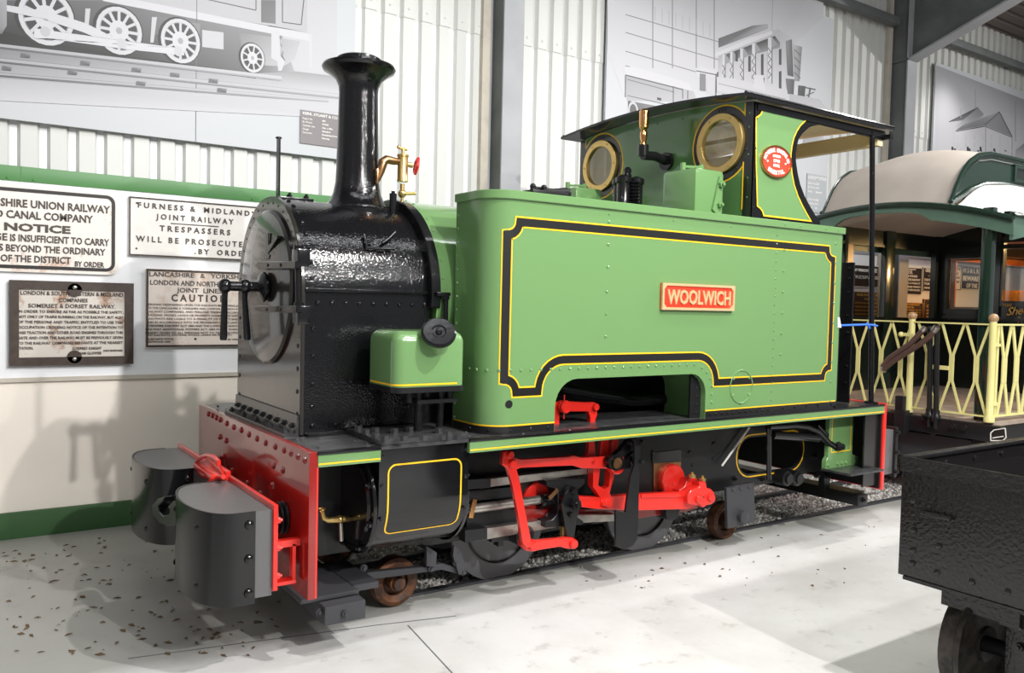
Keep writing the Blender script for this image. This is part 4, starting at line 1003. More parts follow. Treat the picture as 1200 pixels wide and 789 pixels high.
def side(s):
    m = MB(); ol = [(CX,1.79),(CX,roofz(.7)-.006),(3.93,roofz(.7)-.006),(3.93,op[0].z)]+[(p.x,p.z) for p in op[1:]]+[(op[-1].x,1.79)]
    m.prism([(x,s*CY,z) for x,z in ol],(0,-s*.008,0))
    for i in range(12): m.rivet((2.85+i*.095,s*CY,2.372),(0,s,0),.0075)
    for z in (1.85,2.0,2.15,2.3): m.rivet((2.797,s*CY,z),(0,s,0),.006)
    m.box(2.80,3.93,*sorted((s*CY,s*(CY+.006))),2.345,roofz(.7)-.01)
    o = part(m,'cab_side','hammered')
    m = MB(); m.prism([(x,s*(CY-.009),z) for x,z in [(CX+.02,1.79),(CX+.02,2.38),(3.15,2.38),(3.12,2.2),(3.12,2.05),(3.2,1.85),(3.22,1.79)]],(0,-s*.003,0)); part(m,'inner_lining','cream',o)
    return o
cs = side(-1); side(1)
GP = [(886,138),(888.5,136.5),(891.5,134),(893.8,129),(920,135.2),(944.5,140.7),(938,147),(934,153),(930,162),(928,171),(926.7,181),(926.7,191),(928,204),(930.5,216.7),(935,230),(940.6,242),(945.5,251),(950.3,259.3),(920,255.7),(895,252.7),(893.3,247.5),(890.8,244),(887.4,241.5),(886,190)]
m = MB(); gp = [bp(a,b,'y',-CY-.0016) for a,b in GP]; m.prism(gp,(0,.0012,0)); part(m,'green_panel','green',cs)
m = MB(); m.ribbon([(p.x,p.z) for p in gp],.008,lambda u,v,o:(u,-CY-.0018-o,v),.001,True); part(m,'yellow_lining','yellow',cs)
# works plate
wc = bp(908,190,'y',-CY)
m = MB(); EL = lambda a,b,n=40: [(wc.x+a*math.cos(2*PI*i/n), wc.z+b*math.sin(2*PI*i/n)) for i in range(n)]
m.m=0; m.prism([(x,-CY-.010,z) for x,z in EL(.113,.076)],(0,.010,0)); m.m=1; m.holed(EL(.122,.085),[EL(.112,.075)[::-1]],lambda u,v:(u,-CY-.015,v),(0,.015,0))
wp = part(m,'works_plate',['platered','copper'],None,'oval red works plate')
m = MB()
def arcword(txt,a0,a1,rx,rz,h,up=True):
    n = len(txt)
    for i,ch in enumerate(txt):
        if ch == ' ': continue
        a = math.radians(a0+(a1-a0)*i/(n-1)); cxx, czz = wc.x+rx*math.cos(a), wc.z+rz*math.sin(a)
        t = math.atan2(rz*math.cos(a), -rx*math.sin(a)); t = t+PI if up else t
        if not up: t = math.atan2(rz*math.cos(a), -rx*math.sin(a))
        letters(m,ch,-h*.36,h*.36,h,lambda u,v,o:(cxx+u*math.cos(t)-v*math.sin(t),-CY-.010-o,czz+u*math.sin(t)+v*math.cos(t)),.02,.002,-h/2)
arcword('AVONSIDE ENGINE CO',172,8,.094,.060,.020)
arcword('BRISTOL',232,308,.090,.056,.022,False)
fnw = lambda u,v,o:(u,-CY-.010-o,v)
letters(m,'LIMITED',wc.x-.030,wc.x+.030,.013,fnw,.02,.002,wc.z+.022); letters(m,'1748',wc.x-.024,wc.x+.024,.016,fnw,.02,.002,wc.z-.004); letters(m,'1916',wc.x-.024,wc.x+.024,.016,fnw,.02,.002,wc.z-.028)
for s in (-1,1): letters(m,'&' if False else 'o',wc.x+s*.072-.006,wc.x+s*.072+.006,.014,fnw,.02,.002,wc.z-.008)
part(m,'lettering','letterwhite',wp)
# roof, posts, rear plate
m = MB(); n=20; ys = [-.745+1.49*i/n for i in range(n+1)]
m.m = 0; m.grid([[(2.645,y,roofz(y)+.014) for y in ys],[(3.955,y,roofz(y)+.014) for y in ys]])
m.grid([[(2.645,y,roofz(y)) for y in ys],[(2.80,y,roofz(y)) for y in ys]])
for q0,q1 in ((-.745,-.692),(.692,.745)): m.grid([[(2.80,y,roofz(y)) for y in (q0,q1)],[(3.955,y,roofz(y)) for y in (q0,q1)]])
yi = [-.692+1.384*i/16 for i in range(17)]
m.m = 1; m.grid([[(2.80,y,roofz(y)) for y in yi],[(3.955,y,roofz(y)) for y in yi]])
m.m = 0
for x in (2.645,3.955): m.grid([[(x,y,roofz(y)) for y in ys],[(x,y,roofz(y)+.014) for y in ys]])
for y in (-.745,.745): m.grid([[(2.645,y,roofz(y)),(3.955,y,roofz(y))],[(2.645,y,roofz(y)+.014),(3.955,y,roofz(y)+.014)]])
m.box(3.925,3.955,-.74,.74,2.34,2.365)
for s in (-1,1): m.tube([(2.66,s*.74,roofz(.74)+.02),(3.955,s*.74,roofz(.74)+.02)],.008,8)
m.m = 1; m.box(3.88,3.93,-.69,.69,2.30,2.385); 
for x in (3.0,3.4): m.box(x,x+.03,-.69,.69,2.36,2.386)
rf = part(m,'cab_roof',['black','cream'],ang=40)
for s in (-1,1):
    m = MB(); a, b = bp(1022,160,'y',-.70), bp(1021,468,'y',-.70)
    m.tube([V(a.x,s*.70,2.37),V((a.x+b.x)/2,s*.70,1.6),V(b.x,s*.70,RB)],.0155,12); m.lathe([(.04,0),(.04,.012),(.016,.014)],(b.x,s*.70,RB),(0,0,1),16); part(m,'cab_post','hammered')
m = MB(); zt = 1.615; m.box(3.80,3.812,-.62,.62,RB,zt,.002)
for z in (1.58,1.52,1.44,1.3,1.2,1.0,.9): m.rivet((3.80,-.595,z),(-1,0,0),.008)
m.rivet((3.80,-.54,1.58),(-1,0,0),.007); m.rivet((3.80,-.54,1.52),(-1,0,0),.007)
part(m,'rear_plate','black')
m = MB(); m.box(3.517,3.532,-.725,-.45,RB,1.75); m.tube([(3.535,-.70,RB),(3.535,-.70,1.76)],.010,8)
for z in (.795,): m.box(3.5,3.62,-.74,-.6,RB,RB+.01)
part(m,'tank_end_plate','satin')
# ------------------------------------------------------------ cylinder
CZ, CYY, CR = .535, -.515, .215
def cylinder(s):
    m = MB(); m.cyl((.712,s*.515,CZ),(1.085,s*.515,CZ),.20,seg=40); m.box(.72,1.08,*sorted((s*.42,s*.70)),.5,RB-.01)
    c = part(m,'cylinder_block','satin')
    m = MB(); R = CR; pr = [(-.735,.772),(-.735,.56)]+[(-.515-R*math.cos(t)-.005,CZ+.02-R*math.sin(t)) for t in [PI/2*i/14 for i in range(0,17)]]
    o2 = [(y,z) for y,z in pr]; i2 = [(y+.006,z+.004) for y,z in pr]
    x0,x1 = .700,1.092
    ps = [(x0,s*-y,z) for y,z in o2]+[(x0,s*-y,z) for y,z in i2[::-1]]
    m.prism(ps,(x1-x0,0,0))
    for x in (.712,1.078):
        for z in (.74,.63,.50): m.rivet((x,s*.736,z),(0,s,0),.008)
    sh = part(m,'cylinder_cladding','cladblack',c)
    if s<0:
        m = MB()
        def CM(u,v,o):
            if v >= .56: return V(u,-.735-o,v)
            t = (.56-v)/R; return V(u,-.515-(R+o)*math.cos(t)-.005,CZ+.02-(R+o)*math.sin(t))
        pth = rrect(.738,1.058,.430,.705,.032,5); P2 = []
        for a,b in zip(pth,pth[1:]+pth[:1]): P2 += [(a[0]+(b[0]-a[0])*k/6,a[1]+(b[1]-a[1])*k/6) for k in range(6)]
        m.ribbon(P2,.0065,CM,.0015,True); part(m,'cladding_lining','yellow',c)
    for xa,d in ((.704,-1),(1.088,1)):
        m = MB(); m.lathe([(0,.028),(.17,.028),(.18,.018),(.208,.018),(.212,.010),(.212,0)],(xa,s*.515,CZ),(d,0,0),44)
        for k in range(8): a=k*PI/4+.3; m.hexbolt((xa+d*.018,s*.515+.192*math.cos(a),CZ+.192*math.sin(a)),(d,0,0),.014,.012)
        part(m,'cylinder_cover','cladblack',c)
    m = MB(); m.box(.70,1.085,*sorted((s*.745,s*.43)),RB,RB+.022,.002)
    for q in ((420,505),(429,509),(440,507),(462,508),(480,506),(451,517),(473,516.5),(496,516),(518,515.5),(536,515),(514,507.5),(525,511),(440,514)):
        p = bp(*q,'z',RB+.022); m.hexbolt((p.x,s*-p.y,RB+.022),(0,0,1),.017,.020,0)
    part(m,'saddle_plate','grate',c)
cylinder(-1); cylinder(1)
m = MB(); q = lambda a,b: bp(a,b,'y',-.52)
m.tube([q(377,599),q(379,607),q(384,610),q(398,609),q(412,608)],[.010,.011,.011,.014,.010],10); m.lathe([(.016,0),(.016,.006)],q(377,598),(0,0,1),12); m.sphere(q(398,609),.017,10,8); dck = part(m,'drain_cock','brass')
m = MB(); m.tube([q(399,610),q(400,634)],[.008,.010],8); part(m,'drain_handle','bright',dck)
# front guard plates under the beam
m = MB(); m.box(.43,.66,-.66,.66,.205,.222,.002); m.box(.50,.66,-.72,.5,.130,.20,.002); m.box(.655,.76,-.62,-.3,.20,.225); m.box(.455,.50,-.40,.40,.2,.33)
m.hexbolt((.575,-.72,.165),(0,-1,0),.014); m.hexbolt((.49,-.68,.175),(0,-1,0),.014)
part(m,'guard_plate','grey')
# outrigger wheels
def trolley(x,y,name):
    m = MB(); z=.112; m.lathe([(.052,-.035),(.075,-.035),(.075,-.02),(.105,-.02),(.108,0),(.104,.035),(.085,.045),(.075,.04),(.06,.03),(.06,0),(.0,0)],(x,y,z),(0,-1,0),36)
    w = part(m,name,'rust')
    m = MB(); m.cyl((x,y+.05,z),(x,y-.055,z),.036,seg=20); m.cyl((x,y-.055,z),(x,y-.075,z),.030,.026,seg=20); part(m,'axle_end','rust',w)
for x in (.965,3.06):
    for s in (-1,1): trolley(x,s*.33,'trolley_wheel')
m = MB(); bm_ = PX(-.44,[(423,676),(432,671),(470,667),(505,664),(518,661),(545,668),(548,673),(540,674),(518,668),(505,670),(470,675),(432,680),(424,681)])
m.prism(bm_,(0,.03,0),.002)
for a in ((425,665),(424,677),(504,666),(533,659),(541,670)): m.hexbolt(bp(*a,'y',-.44),(0,-1,0),.016,.014)
m.prism(PX(-.46,[(500,640),(512,648),(511,664),(500,664)]),(0,.02,0)); m.prism(PX(-.46,[(532,640),(541,646),(545,672),(538,674),(531,652)]),(0,.02,0))
part(m,'trolley_beam','grey')
# driving wheels
for x in (1.55,2.49):
    for s in (-1,1):
        m = MB(); z=.264
        m.lathe([(.05,-.03),(.17,-.03),(.20,-.03),(.205,-.045),(.235,-.05),(.242,-.03),(.246,.0),(.262,.02),(.262,.035),(.20,.035),(.05,.035)],(x,s*.245,z),(0,s,0) if s>0 else (0,-1,0),56)
        m.m = 1; m.lathe([(.172,-.028),(.172,.048),(.176,.052),(.180,.048),(.180,-.02)],(x,s*.245,z),(0,s,0),48)
        part(m,'driving_wheel',['tyre','lineblack'])
# crank weights
def disc(x,z,r,y0,y1,name,mt='red'):
    m = MB(); m.lathe([(0,0),(r-.006,0),(r,.006),(r,y0-y1-.006),(r-.006,y0-y1),(0,y0-y1)],(x,y0,z),(0,-1,0),40); m.rivet((x,y1,z-.02),(0,-1,0),.012,.006); return part(m,name,mt)
p = bp(790,563,'y',-.47); disc(p.x,p.z,.082,-.34,-.47,'crank_web')
p = bp(634,590,'y',-.45); disc(p.x,p.z,.105,-.41,-.45,'crank_web')
for z,x in ((.264,1.55),(.264,2.49)):
    m = MB(); m.cyl((x,-.50,z),(x,.5,z),.05); part(m,'axle','satin')
# ------------------------------------------------------------ motion
def plate(name, y, pts, t, mt, bev=.002, pins=(), holes=None, label=None):
    """a forged bar: outline pts seen on the plane y, thickness t away from the viewer"""
    m = MB()
    if holes: m.holed([tuple((p.x,p.z)) for p in PX(y,pts)],[[tuple((p.x,p.z)) for p in PX(y,h)] for h in holes],lambda u,v:(u,y,v),(0,t,0))
    else: m.prism(PX(y,pts),(0,t,0),bev)
    for (a,b,r) in pins: c = bp(a,b,'y',y); m.lathe([(0,.016),(r*.8,.016),(r,.010),(r,-.01)],c,(0,-1,0),20)
    return part(m,name,mt,None,label)
# slide bars, piston rod, crosshead
plate('slide_bar',-.50,[(545,563),(575,561),(694,548),(694,555),(575,571),(545,574)],.05,'bright')
plate('slide_bar',-.50,[(545,622),(575,619),(680,604),(722,603),(722,611),(680,613),(575,632),(545,636)],.05,'bright')
m = MB(); m.prism(PX(-.505,[(545,563),(575,561),(575,572),(545,574)]),(0,.05,0)); m.prism(PX(-.505,[(545,622),(571,619),(571,632),(545,636)]),(0,.05,0)); m.prism(PX(-.50,[(576,631),(596,628),(596,633),(590,634),(590,640),(584,641),(584,635),(576,636)]),(0,.04,0)); m.prism(PX(-.46,[(547,600),(612,596),(612,614),(547,620)]),(0,.02,0)); m.prism(PX(-.46,[(547,576),(612,570),(612,582),(547,588)]),(0,.02,0))
part(m,'slide_bar_bracket','satin')
a, b = bp(547,594,'y',-.475), bp(640,588,'y',-.475)
m = MB(); m.cyl((a.x,-.475,(a.z+b.z)/2),(b.x+.05,-.475,(a.z+b.z)/2),.021); part(m,'piston_rod','bright')
m = MB(); g0, g1 = bp(632,588,'y',-.48), bp(655,586,'y',-.48); zz=(g0.z+g1.z)/2; m.lathe([(.02,0),(.036,0),(.036,.02),(.03,.025),(.03,.08),(.035,.09)],(g0.x,-.475,zz),(1,0,0),22); part(m,'piston_gland','black')
m = MB(); h1 = bp(556,585,'y',-.53); h2 = bp(551,607,'y',-.53); m.bar(h1,h2,.022,.012,(0,1,0)); m.rivet((h1+h2)/2,(0,-1,0),.008); part(m,'gland_stud','copper')
m = MB(); m.bar(bp(643,584,'y',-.54),bp(653,574,'y',-.54),.02,.012,(0,1,0)); part(m,'oil_wick','bronze')
plate('crosshead',-.535,[(641,563),(685.7,561),(685.7,567),(681.7,571),(676,575),(676,606),(684,611),(684,615),(661.4,617.6),(639,619),(639,611.5),(648,609),(653,603),(654.3,598),(654.3,580),(650,573),(641,570)],.07,'satin',.003)
plate('crosshead_arm',-.575,[(658.4,591),(661.4,581),(666,574),(670,570.5),(674,571),(676.5,575),(679.7,586),(679.7,595),(676,612),(673.5,630),(664,630),(662,612)],.03,'black',.003,((671.5,575.5,.018),(675.5,591.5,.022),(668,603,.012)))
m = MB(); m.hexbolt(bp(674,591.5,'y',-.595),(0,-1,0),.026,.018); part(m,'crosshead_pin','black')
m = MB(); p = bp(660,622,'y',-.55); m.box(p.x-.012,p.x+.012,-.56,-.54,p.z-.02,p.z+.02); part(m,'brass_wedge','brass')
# red motion rods
plate('union_link',-.595,[(612,634),(622,632.5),(630,634),(657,631.5),(662,630.5),(672,630.5),(677,634),(677,640),(672,644),(662,643),(657,641),(632,645),(625,647),(617,646),(611,640)],.03,'red',.003,((624,640,.022),(671.5,637.5,.022)))
plate('combination_lever',-.615,[(590,531),(593,528.5),(599,528.5),(602,532),(604,545),(608.5,559),(615,594),(622.5,632),(623,641),(617,643),(612.5,636),(607,600),(600.6,567),(595,549),(589,545)],.025,'red',.003,((597,533,.018),(600,543.5,.020)))
plate('radius_rod',-.585,[(598.5,538.5),(603,536.5),(611,538.5),(666.5,535.5),(672,533.8),(682,536),(714,535),(714,549),(681.7,549.2),(671.5,545.8),(611,548.5),(605,551),(598.5,549.5)],.03,'red',.003,((695,541.5,.008),))
plate('expansion_link',-.545,[(695.5,546),(695,571),(700,577),(703.5,583),(704,592),(709,595.5),(717,594),(717.5,586),(714.5,578),(717,568),(722.5,549)],.04,'red',.002,((711.5,589,.022),),[[(703.5,549),(701,569),(708,573.5),(713.5,571),(715.5,551)]])
for pts in ([(691,514),(697,514),(698,536),(687,536),(690,528)],[(706,513),(714,512),(713,537),(703,537)],[(719,512),(726,512),(723,534),(716,535)]): plate('lifting_link',-.55,pts,.025,'red')
m = MB(); c = bp(722,544,'y',-.585); m.lathe([(0,.02),(.042,.02),(.048,.014),(.048,-.02),(0,-.02)],c,(0,-1,0),28); part(m,'link_trunnion','red')
plate('link_bracket',-.625,[(712.5,541),(714,537),(717,534.5),(722,533),(728,527),(737,516),(744,514),(745.5,545),(737,549),(728,550),(723,552),(717,550.5),(713.5,547)],.03,'black',.003,((740,518.5,.016),(740,541,.016)),[[(730,536),(742,527),(742,531),(731,541)]])
m = MB(); c = bp(722.8,542.8,'y',-.63); m.lathe([(0,.004),(.020,.004),(.022,.008),(.026,.008),(.026,0)],c,(0,-1,0),24); part(m,'bearing_bush','bronze')
plate('motion_strap',-.665,[(744,514.5),(747,513.5),(750.8,516),(749.5,560),(748.2,620),(746.5,633),(742,640),(735,643.8),(729,643.5),(722,640.5),(721.9,598),(733.5,601),(735.6,583.7),(739,560),(744,545)],.016,'satin',.002,((752,518,.012),(751,541,.012)))
# connecting and coupling rods
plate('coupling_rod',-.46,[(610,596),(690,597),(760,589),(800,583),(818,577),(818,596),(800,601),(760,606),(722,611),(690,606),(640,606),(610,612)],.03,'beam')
plate('connecting_rod',-.54,[(676,581.5),(700,583),(748,579),(800,577),(812,572),(818,571),(818,593),(806,597),(748,598.5),(700,597),(676,594)],.035,'red',.003,((706,589.5,.014),))
plate('connecting_rod_edge',-.548,[(752,579.5),(800,578),(806,578),(806,582),(800,582.5),(752,584)],.008,'red',.001)
plate('big_end',-.575,[(806,581),(810,575),(816,572),(820,570.5),(820,565),(827.6,565),(828.6,572),(833,573),(837,577),(839,583),(838,588),(834,591.5),(828,592.5),(826,595),(823,595),(822,592.5),(812,592),(806.5,590.5)],.075,'red',.004,((818.5,585,.024),(832,583,.020)))
plate('big_end_block',-.52,[(796,575),(803,570),(806,561),(817,560.5),(818,572),(812,590),(800,592),(796,588)],.06,'red',.003)
m = MB()
for a in ((811,560),(823,564)): c = bp(*a,'y',-.545); m.lathe([(0,0),(.018,0),(.018,.018),(.008,.020),(.008,.030),(0,.030)],c,(0,0,1),8)
part(m,'big_end_nut','brass')
m = MB(); m.m=0; c = bp(822,583,'y',-.576); m.box(c.x-.004,c.x+.02,-.578,-.57,c.z-.004,c.z+.003); part(m,'cotter_slot','lineblack')
# reversing arm above the running board
plate('reversing_arm',-.60,[(655,476),(657,471.5),(662,469.5),(667,471),(690,472),(697,471.5),(700.5,475),(700.5,480),(700,487),(698,492),(698,499),(692,499),(692,489),(690,484),(690,482.5),(666,482.5),(661,484.5),(656,481)],.03,'red',.003,((662,477,.030),(697,477,.018)))
m = MB(); c = bp(661,477,'y',-.6); m.cyl((c.x,-.59,c.z),(c.x,-.2,c.z),.02); m.cyl((c.x,-.60,c.z+.055),(c.x,-.60,c.z-.055),.003); m.box(c.x-.05,c.x-.01,-.58,-.54,RB,c.z+.02); part(m,'reversing_shaft','red')
# pipes inside the tank opening
m = MB(); pp = [bp(a,b,'y',-.44) for a,b in ((640,452),(690,462),(740,469),(800,467),(809,467))]; m.tube(pp,.030,12); m.lathe([(.06,0),(.06,.014),(0,.014)],pp[-1]-V(.02,0,0),(1,0,0),20)
m.hexbolt(pp[-1]+V(-.02,-.045,0),(-1,0,0),.012); m.hexbolt(pp[-1]+V(-.02,.03,-.04),(-1,0,0),.012); part(m,'injector_pipe','black')
m = MB(); m.box(1.15,2.75,-.28,.28,.785,.95); part(m,'firebox','satin')
# ------------------------------------------------------------ rear end details
m = MB(); m.prism(PX(-.52,[(851.5,572),(884,565.5),(885,612),(853,620)]),(0,.02,0),.002)
for a in ((859,574),(868,572.5),(877.5,571),): m.rivet(bp(*a,'y',-.52),(0,-1,0),.013,.010)
c = bp(868,605,'y',-.52); m.lathe([(.034,0),(.034,.03),(.026,.034),(0,.034)],c,(0,-1,0),20)
part(m,'hanger_plate','grey')
m = MB(); m.tube([bp(a,b,'y',-.455) for a,b in ((878,501),(846,546))],.006,8); part(m,'thin_rod','letterwhite')
ye = -.62
m = MB(); E2 = lambda a,b: bp(a,b,'y',ye)
m.tube([E2(900,500),E2(930,498.5),E2(945,500),E2(958,506),E2(970,519),E2(978,524)],.022,12); m.tube([E2(958,498),E2(975,516),E2(983,522)],.010,8); m.lathe([(.03,0),(.03,.03),(.02,.034),(.02,.06),(0,.06)],E2(978,523),(.9,-.3,-.1),8); m.tube([E2(905,510),E2(940,512),E2(958,514)],.024,12)
m.tube([E2(901,502),E2(901,562)],.014,10); m.tube([E2(1010,533),E2(1016,530),E2(1018,537),E2(1014,545)],.008,8); m.hexbolt(E2(1009,533),(0,-1,0),.02,.02)
part(m,'vacuum_pipe','black')
for a in ((918,560),(930,560)):
    m = MB(); c = bp(*a,'y',-.47); m.lathe([(0,-.04),(.045,-.04),(.045,.03),(.03,.035),(.03,.05),(0,.05)],c,(0,-1,0),20); part(m,'brake_pin','satin')
for a in ((893,561),(953,535),(955,557),(968,558)):
    m = MB(); m.hexbolt(bp(*a,'y',-.43),(0,-1,0),.018,.018); part(m,'frame_bolt','satin')
gx0,gx1 = bp(972.5,490,'y',-.63).x, bp(1000.5,490,'y',-.63).x
m = MB(); m.prism([(gx0,-.63,.728),(gx1,-.63,.728),(gx1,-.63,.475),(gx1+.06,-.63,.455),(gx1+.06,-.63,.395),(gx0-.02,-.63,.395),(gx0-.02,-.63,.455),(gx0,-.63,.475)],(0,.03,0),.002)
for x in (gx0+.0,gx0+.09,gx0+.13,gx0+.17,gx1+.03): m.rivet((x,-.63,.428),(0,-1,0),.012,.009)
stp = part(m,'step_hanger','green')
m = MB(); m.ribbon([(gx0+.025,.726),(gx0+.025,.50),(gx1-.025,.50),(gx1-.025,.726)],.006,lambda u,v,o:(u,-.63-o,v)); part(m,'step_lining','yellow',stp)
t4 = [bp(a,b,'z',.385) for a,b in ((970.5,552),(1001,548),(1031,550),(990,558.5))]
m = MB(); m.box(gx0-.03,gx1+.06,-.80,-.61,.395,.408,.002); part(m,'step_tread','grate',stp)
m = MB(); m.box(3.92,4.02,-.63,.5,.150,.215,.003); m.box(3.91,4.03,-.60,.5,.215,.224); m.hexbolt((3.97,-.63,.183),(0,-1,0),.016); m.box(3.88,3.94,-.42,-.38,.17,.36); m.box(3.88,3.94,.38,.42,.17,.36); part(m,'cross_beam','satin')
m = MB(); m.box(3.80,3.94,-.735,-.725,.30,.73); part(m,'drag_plate','lineblack')
# blue cord tied between tank and post
m = MB(); pts = [bp(a,b,'y',-.727) for a,b in ((980.5,381),(986,381.5),(1000,381),(1016,380.5))]+[bp(1022,381,'y',-.722),bp(1028,382,'y',-.719)]
m.tube(pts,.006,8); m.tube([bp(1016,379,'y',-.725),bp(1019,385,'y',-.725)],.007,8)
cord = tag(m.build('barrier_cord','blue'),'blue cord tied across the cab entrance from the green tank to the thin black post','cord')
m = MB(); m.prism(PX(-.735,[(982,372),(984,372),(986,384),(982,384)]),(0,.003,0)); o = m.build('paper_tag','letterwhite',cord)
# ------------------------------------------------------------------ the tramcar behind
T = thing('tramcar', (7.8,.1,0), 'dark green open-platform tramcar with beige canvas roof and pale yellow lattice railing', 'tramcar')
def tp(mb, name, mats, parent=None, label=None, ang=32):
    o = mb.build(name, mats, parent or T, ang)
    if label: o['label'] = label
    return o
YN, YF, YC, DZ, XB, XE = -.78, .98, .1, .60, 7.60, 11.0
m = MB()
for i in range(12):
    y0 = YN+(YF-YN)*i/12; m.box(5.2,XB,y0+.002,y0+(YF-YN)/12-.002,DZ-.03,DZ)
tp(m,'platform_deck','wood')
m = MB(); m.box(5.13,5.2,-.86,1.06,.475,.585,.004); m.box(5.2,XE,-.74,-.66,.40,.57); m.box(5.2,XE,.86,.94,.40,.57)
for a in ((1118,500),(1131,502),(1097,492),(1085,490)): m.hexbolt(bp(*a,'x',5.13),(-1,0,0),.022,.03)
m.box(5.09,5.13,-.05,.03,.50,.78) if False else None
q = bp(1055,470,'x',5.10); m.box(5.08,5.13,q.y-.03,q.y+.03,.5,.72,.006); m.box(5.06,5.13,q.y-.06,q.y+.02,.45,.62,.004)
tp(m,'headstock','satin')
m = MB(); m.box(5.24,5.9,-.62,.8,.27,.45,.004); c = bp(1093,505,'x',5.24); m.lathe([(0,.004),(.03,.004),(.034,0)],c,(-1,0,0),18); tp(m,'platform_bearer','grey')
for x in (6.9,9.6):
    for y in (-.28,.48):
        m = MB(); m.lathe([(.05,-.05),(.24,-.05),(.28,-.05),(.30,-.03),(.30,.03),(.27,.05),(.22,.03),(.05,.03)],(x,y,.30),(0,-1 if y<0 else 1,0),36); tp(m,'wheel','satin')
    m = MB(); m.cyl((x,-.3,.30),(x,.5,.30),.045); m.box(x-.12,x+.12,-.72,-.66,.2,.5); m.box(x-.12,x+.12,.86,.92,.2,.5); tp(m,'axle','satin')
# maker's badge
m = MB(); m.m=0; m.prism(PX(5.128,[(1160,507),(1164,503),(1179,501),(1180,514),(1176,518),(1160,518)],'x'),(.006,0,0)); m.m=1
for a in (((1161,507.5),(1165,504)),((1165,504),(1178,502)),((1178,502),(1179,513)),((1179,513),(1175,516.5)),((1175,516.5),(1161,516.5)),((1161,516.5),(1161,507.5)),((1163,513.5),(1176,511.5))): m.bar(bp(*a[0],'x',5.126),bp(*a[1],'x',5.126),.006,.003,(1,0,0))
tp(m,'badge_plate',['signblack','letterwhite'])
# railings
def lattice_bar(m, P, hw, c, zt, zb, w, t):
    zm = (zt+zb)/2; 
    for e in (-1,1):
        pts = [(c+e*hw,zt),(c+e*w*.55,zm+.09),(c+e*w*.55,zm-.09),(c+e*hw,zb)]
        for (u0,v0),(u1,v1) in zip(pts,pts[1:]):
            a, b = P(u0,v0), P(u1,v1); n = P(1,0)-P(0,0); m.bar(a,b,w,t,n.cross(V(0,0,1)) if False else (P(0,0)-P(1,0)).cross(V(0,0,1)))
ZT, ZB = 1.258, .635
XR = 5.185
m = MB(); P = lambda u,v: V(XR,u,v)
m.bar(P(-.76,ZT),P(.95,ZT),.026,.010); m.bar(P(-.76,ZB),P(.95,ZB),.026,.010)
yc = [bp(px,430,'x',XR).y for px in (1144,1115,1086.5,1055,1032)]; yc += [yc[-1]+.19*k for k in range(1,5)]
for c in yc: lattice_bar(m,P,.078,c,ZT,ZB,.016,.008)
a, b = bp(1092,430,'x',XR), bp(1112,431,'x',XR); m.box(XR-.012,XR+.004,b.y,a.y,a.z-.014,a.z+.014); a, b = bp(1057,392,'x',XR), bp(1072,394,'x',XR); m.box(XR-.02,XR-.005,b.y,a.y,a.z-.012,a.z+.012); m.sphere((XR-.012,a.y,a.z),.02,10,6)
tp(m,'end_railing','pale')
for y in (-.757,-.187,.383,.953):
    m = MB(); m.lathe([(.034,0),(.034,.03),(.024,.05),(.022,.35),(.022,.68),(0,.68)],(XR,y,DZ),(0,0,1),16); p = tp(m,'railing_post','pale')
    m = MB(); m.sphere((XR,y,DZ+.70),.032,14,9); tp(m,'knob','knob',p)
for y,xa,xb in ((-.757,5.20,6.1),):
    m = MB(); P = lambda u,v: V(u,y,v)
    m.bar(P(xa,ZT),P(xb,ZT),.026,.012); m.bar(P(xa,ZB),P(xb,ZB),.026,.012); m.bar(P(5.25,ZB),P(5.25,ZT),.03,.012,(0,1,0))
    for c in (5.36,5.53,5.70,5.87,6.04): lattice_bar(m,P,.075,c,ZT,ZB,.03,.008)
    for z in (.72,1.12): m.box(5.19,5.26,y-.02,y+.02,z-.01,z+.01)
    tp(m,'side_gate','pale')
# posts and sides
m = MB(); m.box(5.20,5.262,-.715,-.645,DZ,2.05,.006); m.box(5.19,5.20,-.69,-.675,DZ,1.95); tp(m,'corner_post','tgreen')
m = MB(); m.box(5.19,5.255,.935,1.0,DZ,2.0,.006); tp(m,'corner_post','tgreen')
m = MB(); m.box(6.0,6.05,.94,.99,DZ,2.02,.004); m.box(6.63,6.775,.93,.99,DZ,2.08,.008); tp(m,'side_post','tgreen')
m = MB(); m.box(6.06,6.14,.95,.99,1.3,1.93); tp(m,'varnished_post','saloon')
m = MB(); m.box(5.25,XE,.955,.985,DZ,1.255); m.box(5.25,XE,.955,.985,1.925,2.10); m.box(5.25,XE,.945,.99,1.925,1.945); m.box(7.49,7.66,.94,.99,1.2,2.1); m.box(6.05,7.5,.94,.99,1.245,1.275)
for x in (5.6,6.2,6.9): m.box(x,x+.03,.945,.957,DZ,1.25)
m.box(5.25,XE,.948,.957,1.0,1.015)
tp(m,'far_side','tblack')
m = MB(); m.box(7.66,XE,.95,.99,1.25,1.30); m.box(7.66,XE,.95,.99,1.86,1.95); 
for x in (7.66,8.55,9.7,10.8): m.box(x,x+.07,.93,.99,1.25,1.95)
tp(m,'saloon_window_frames','saloon')
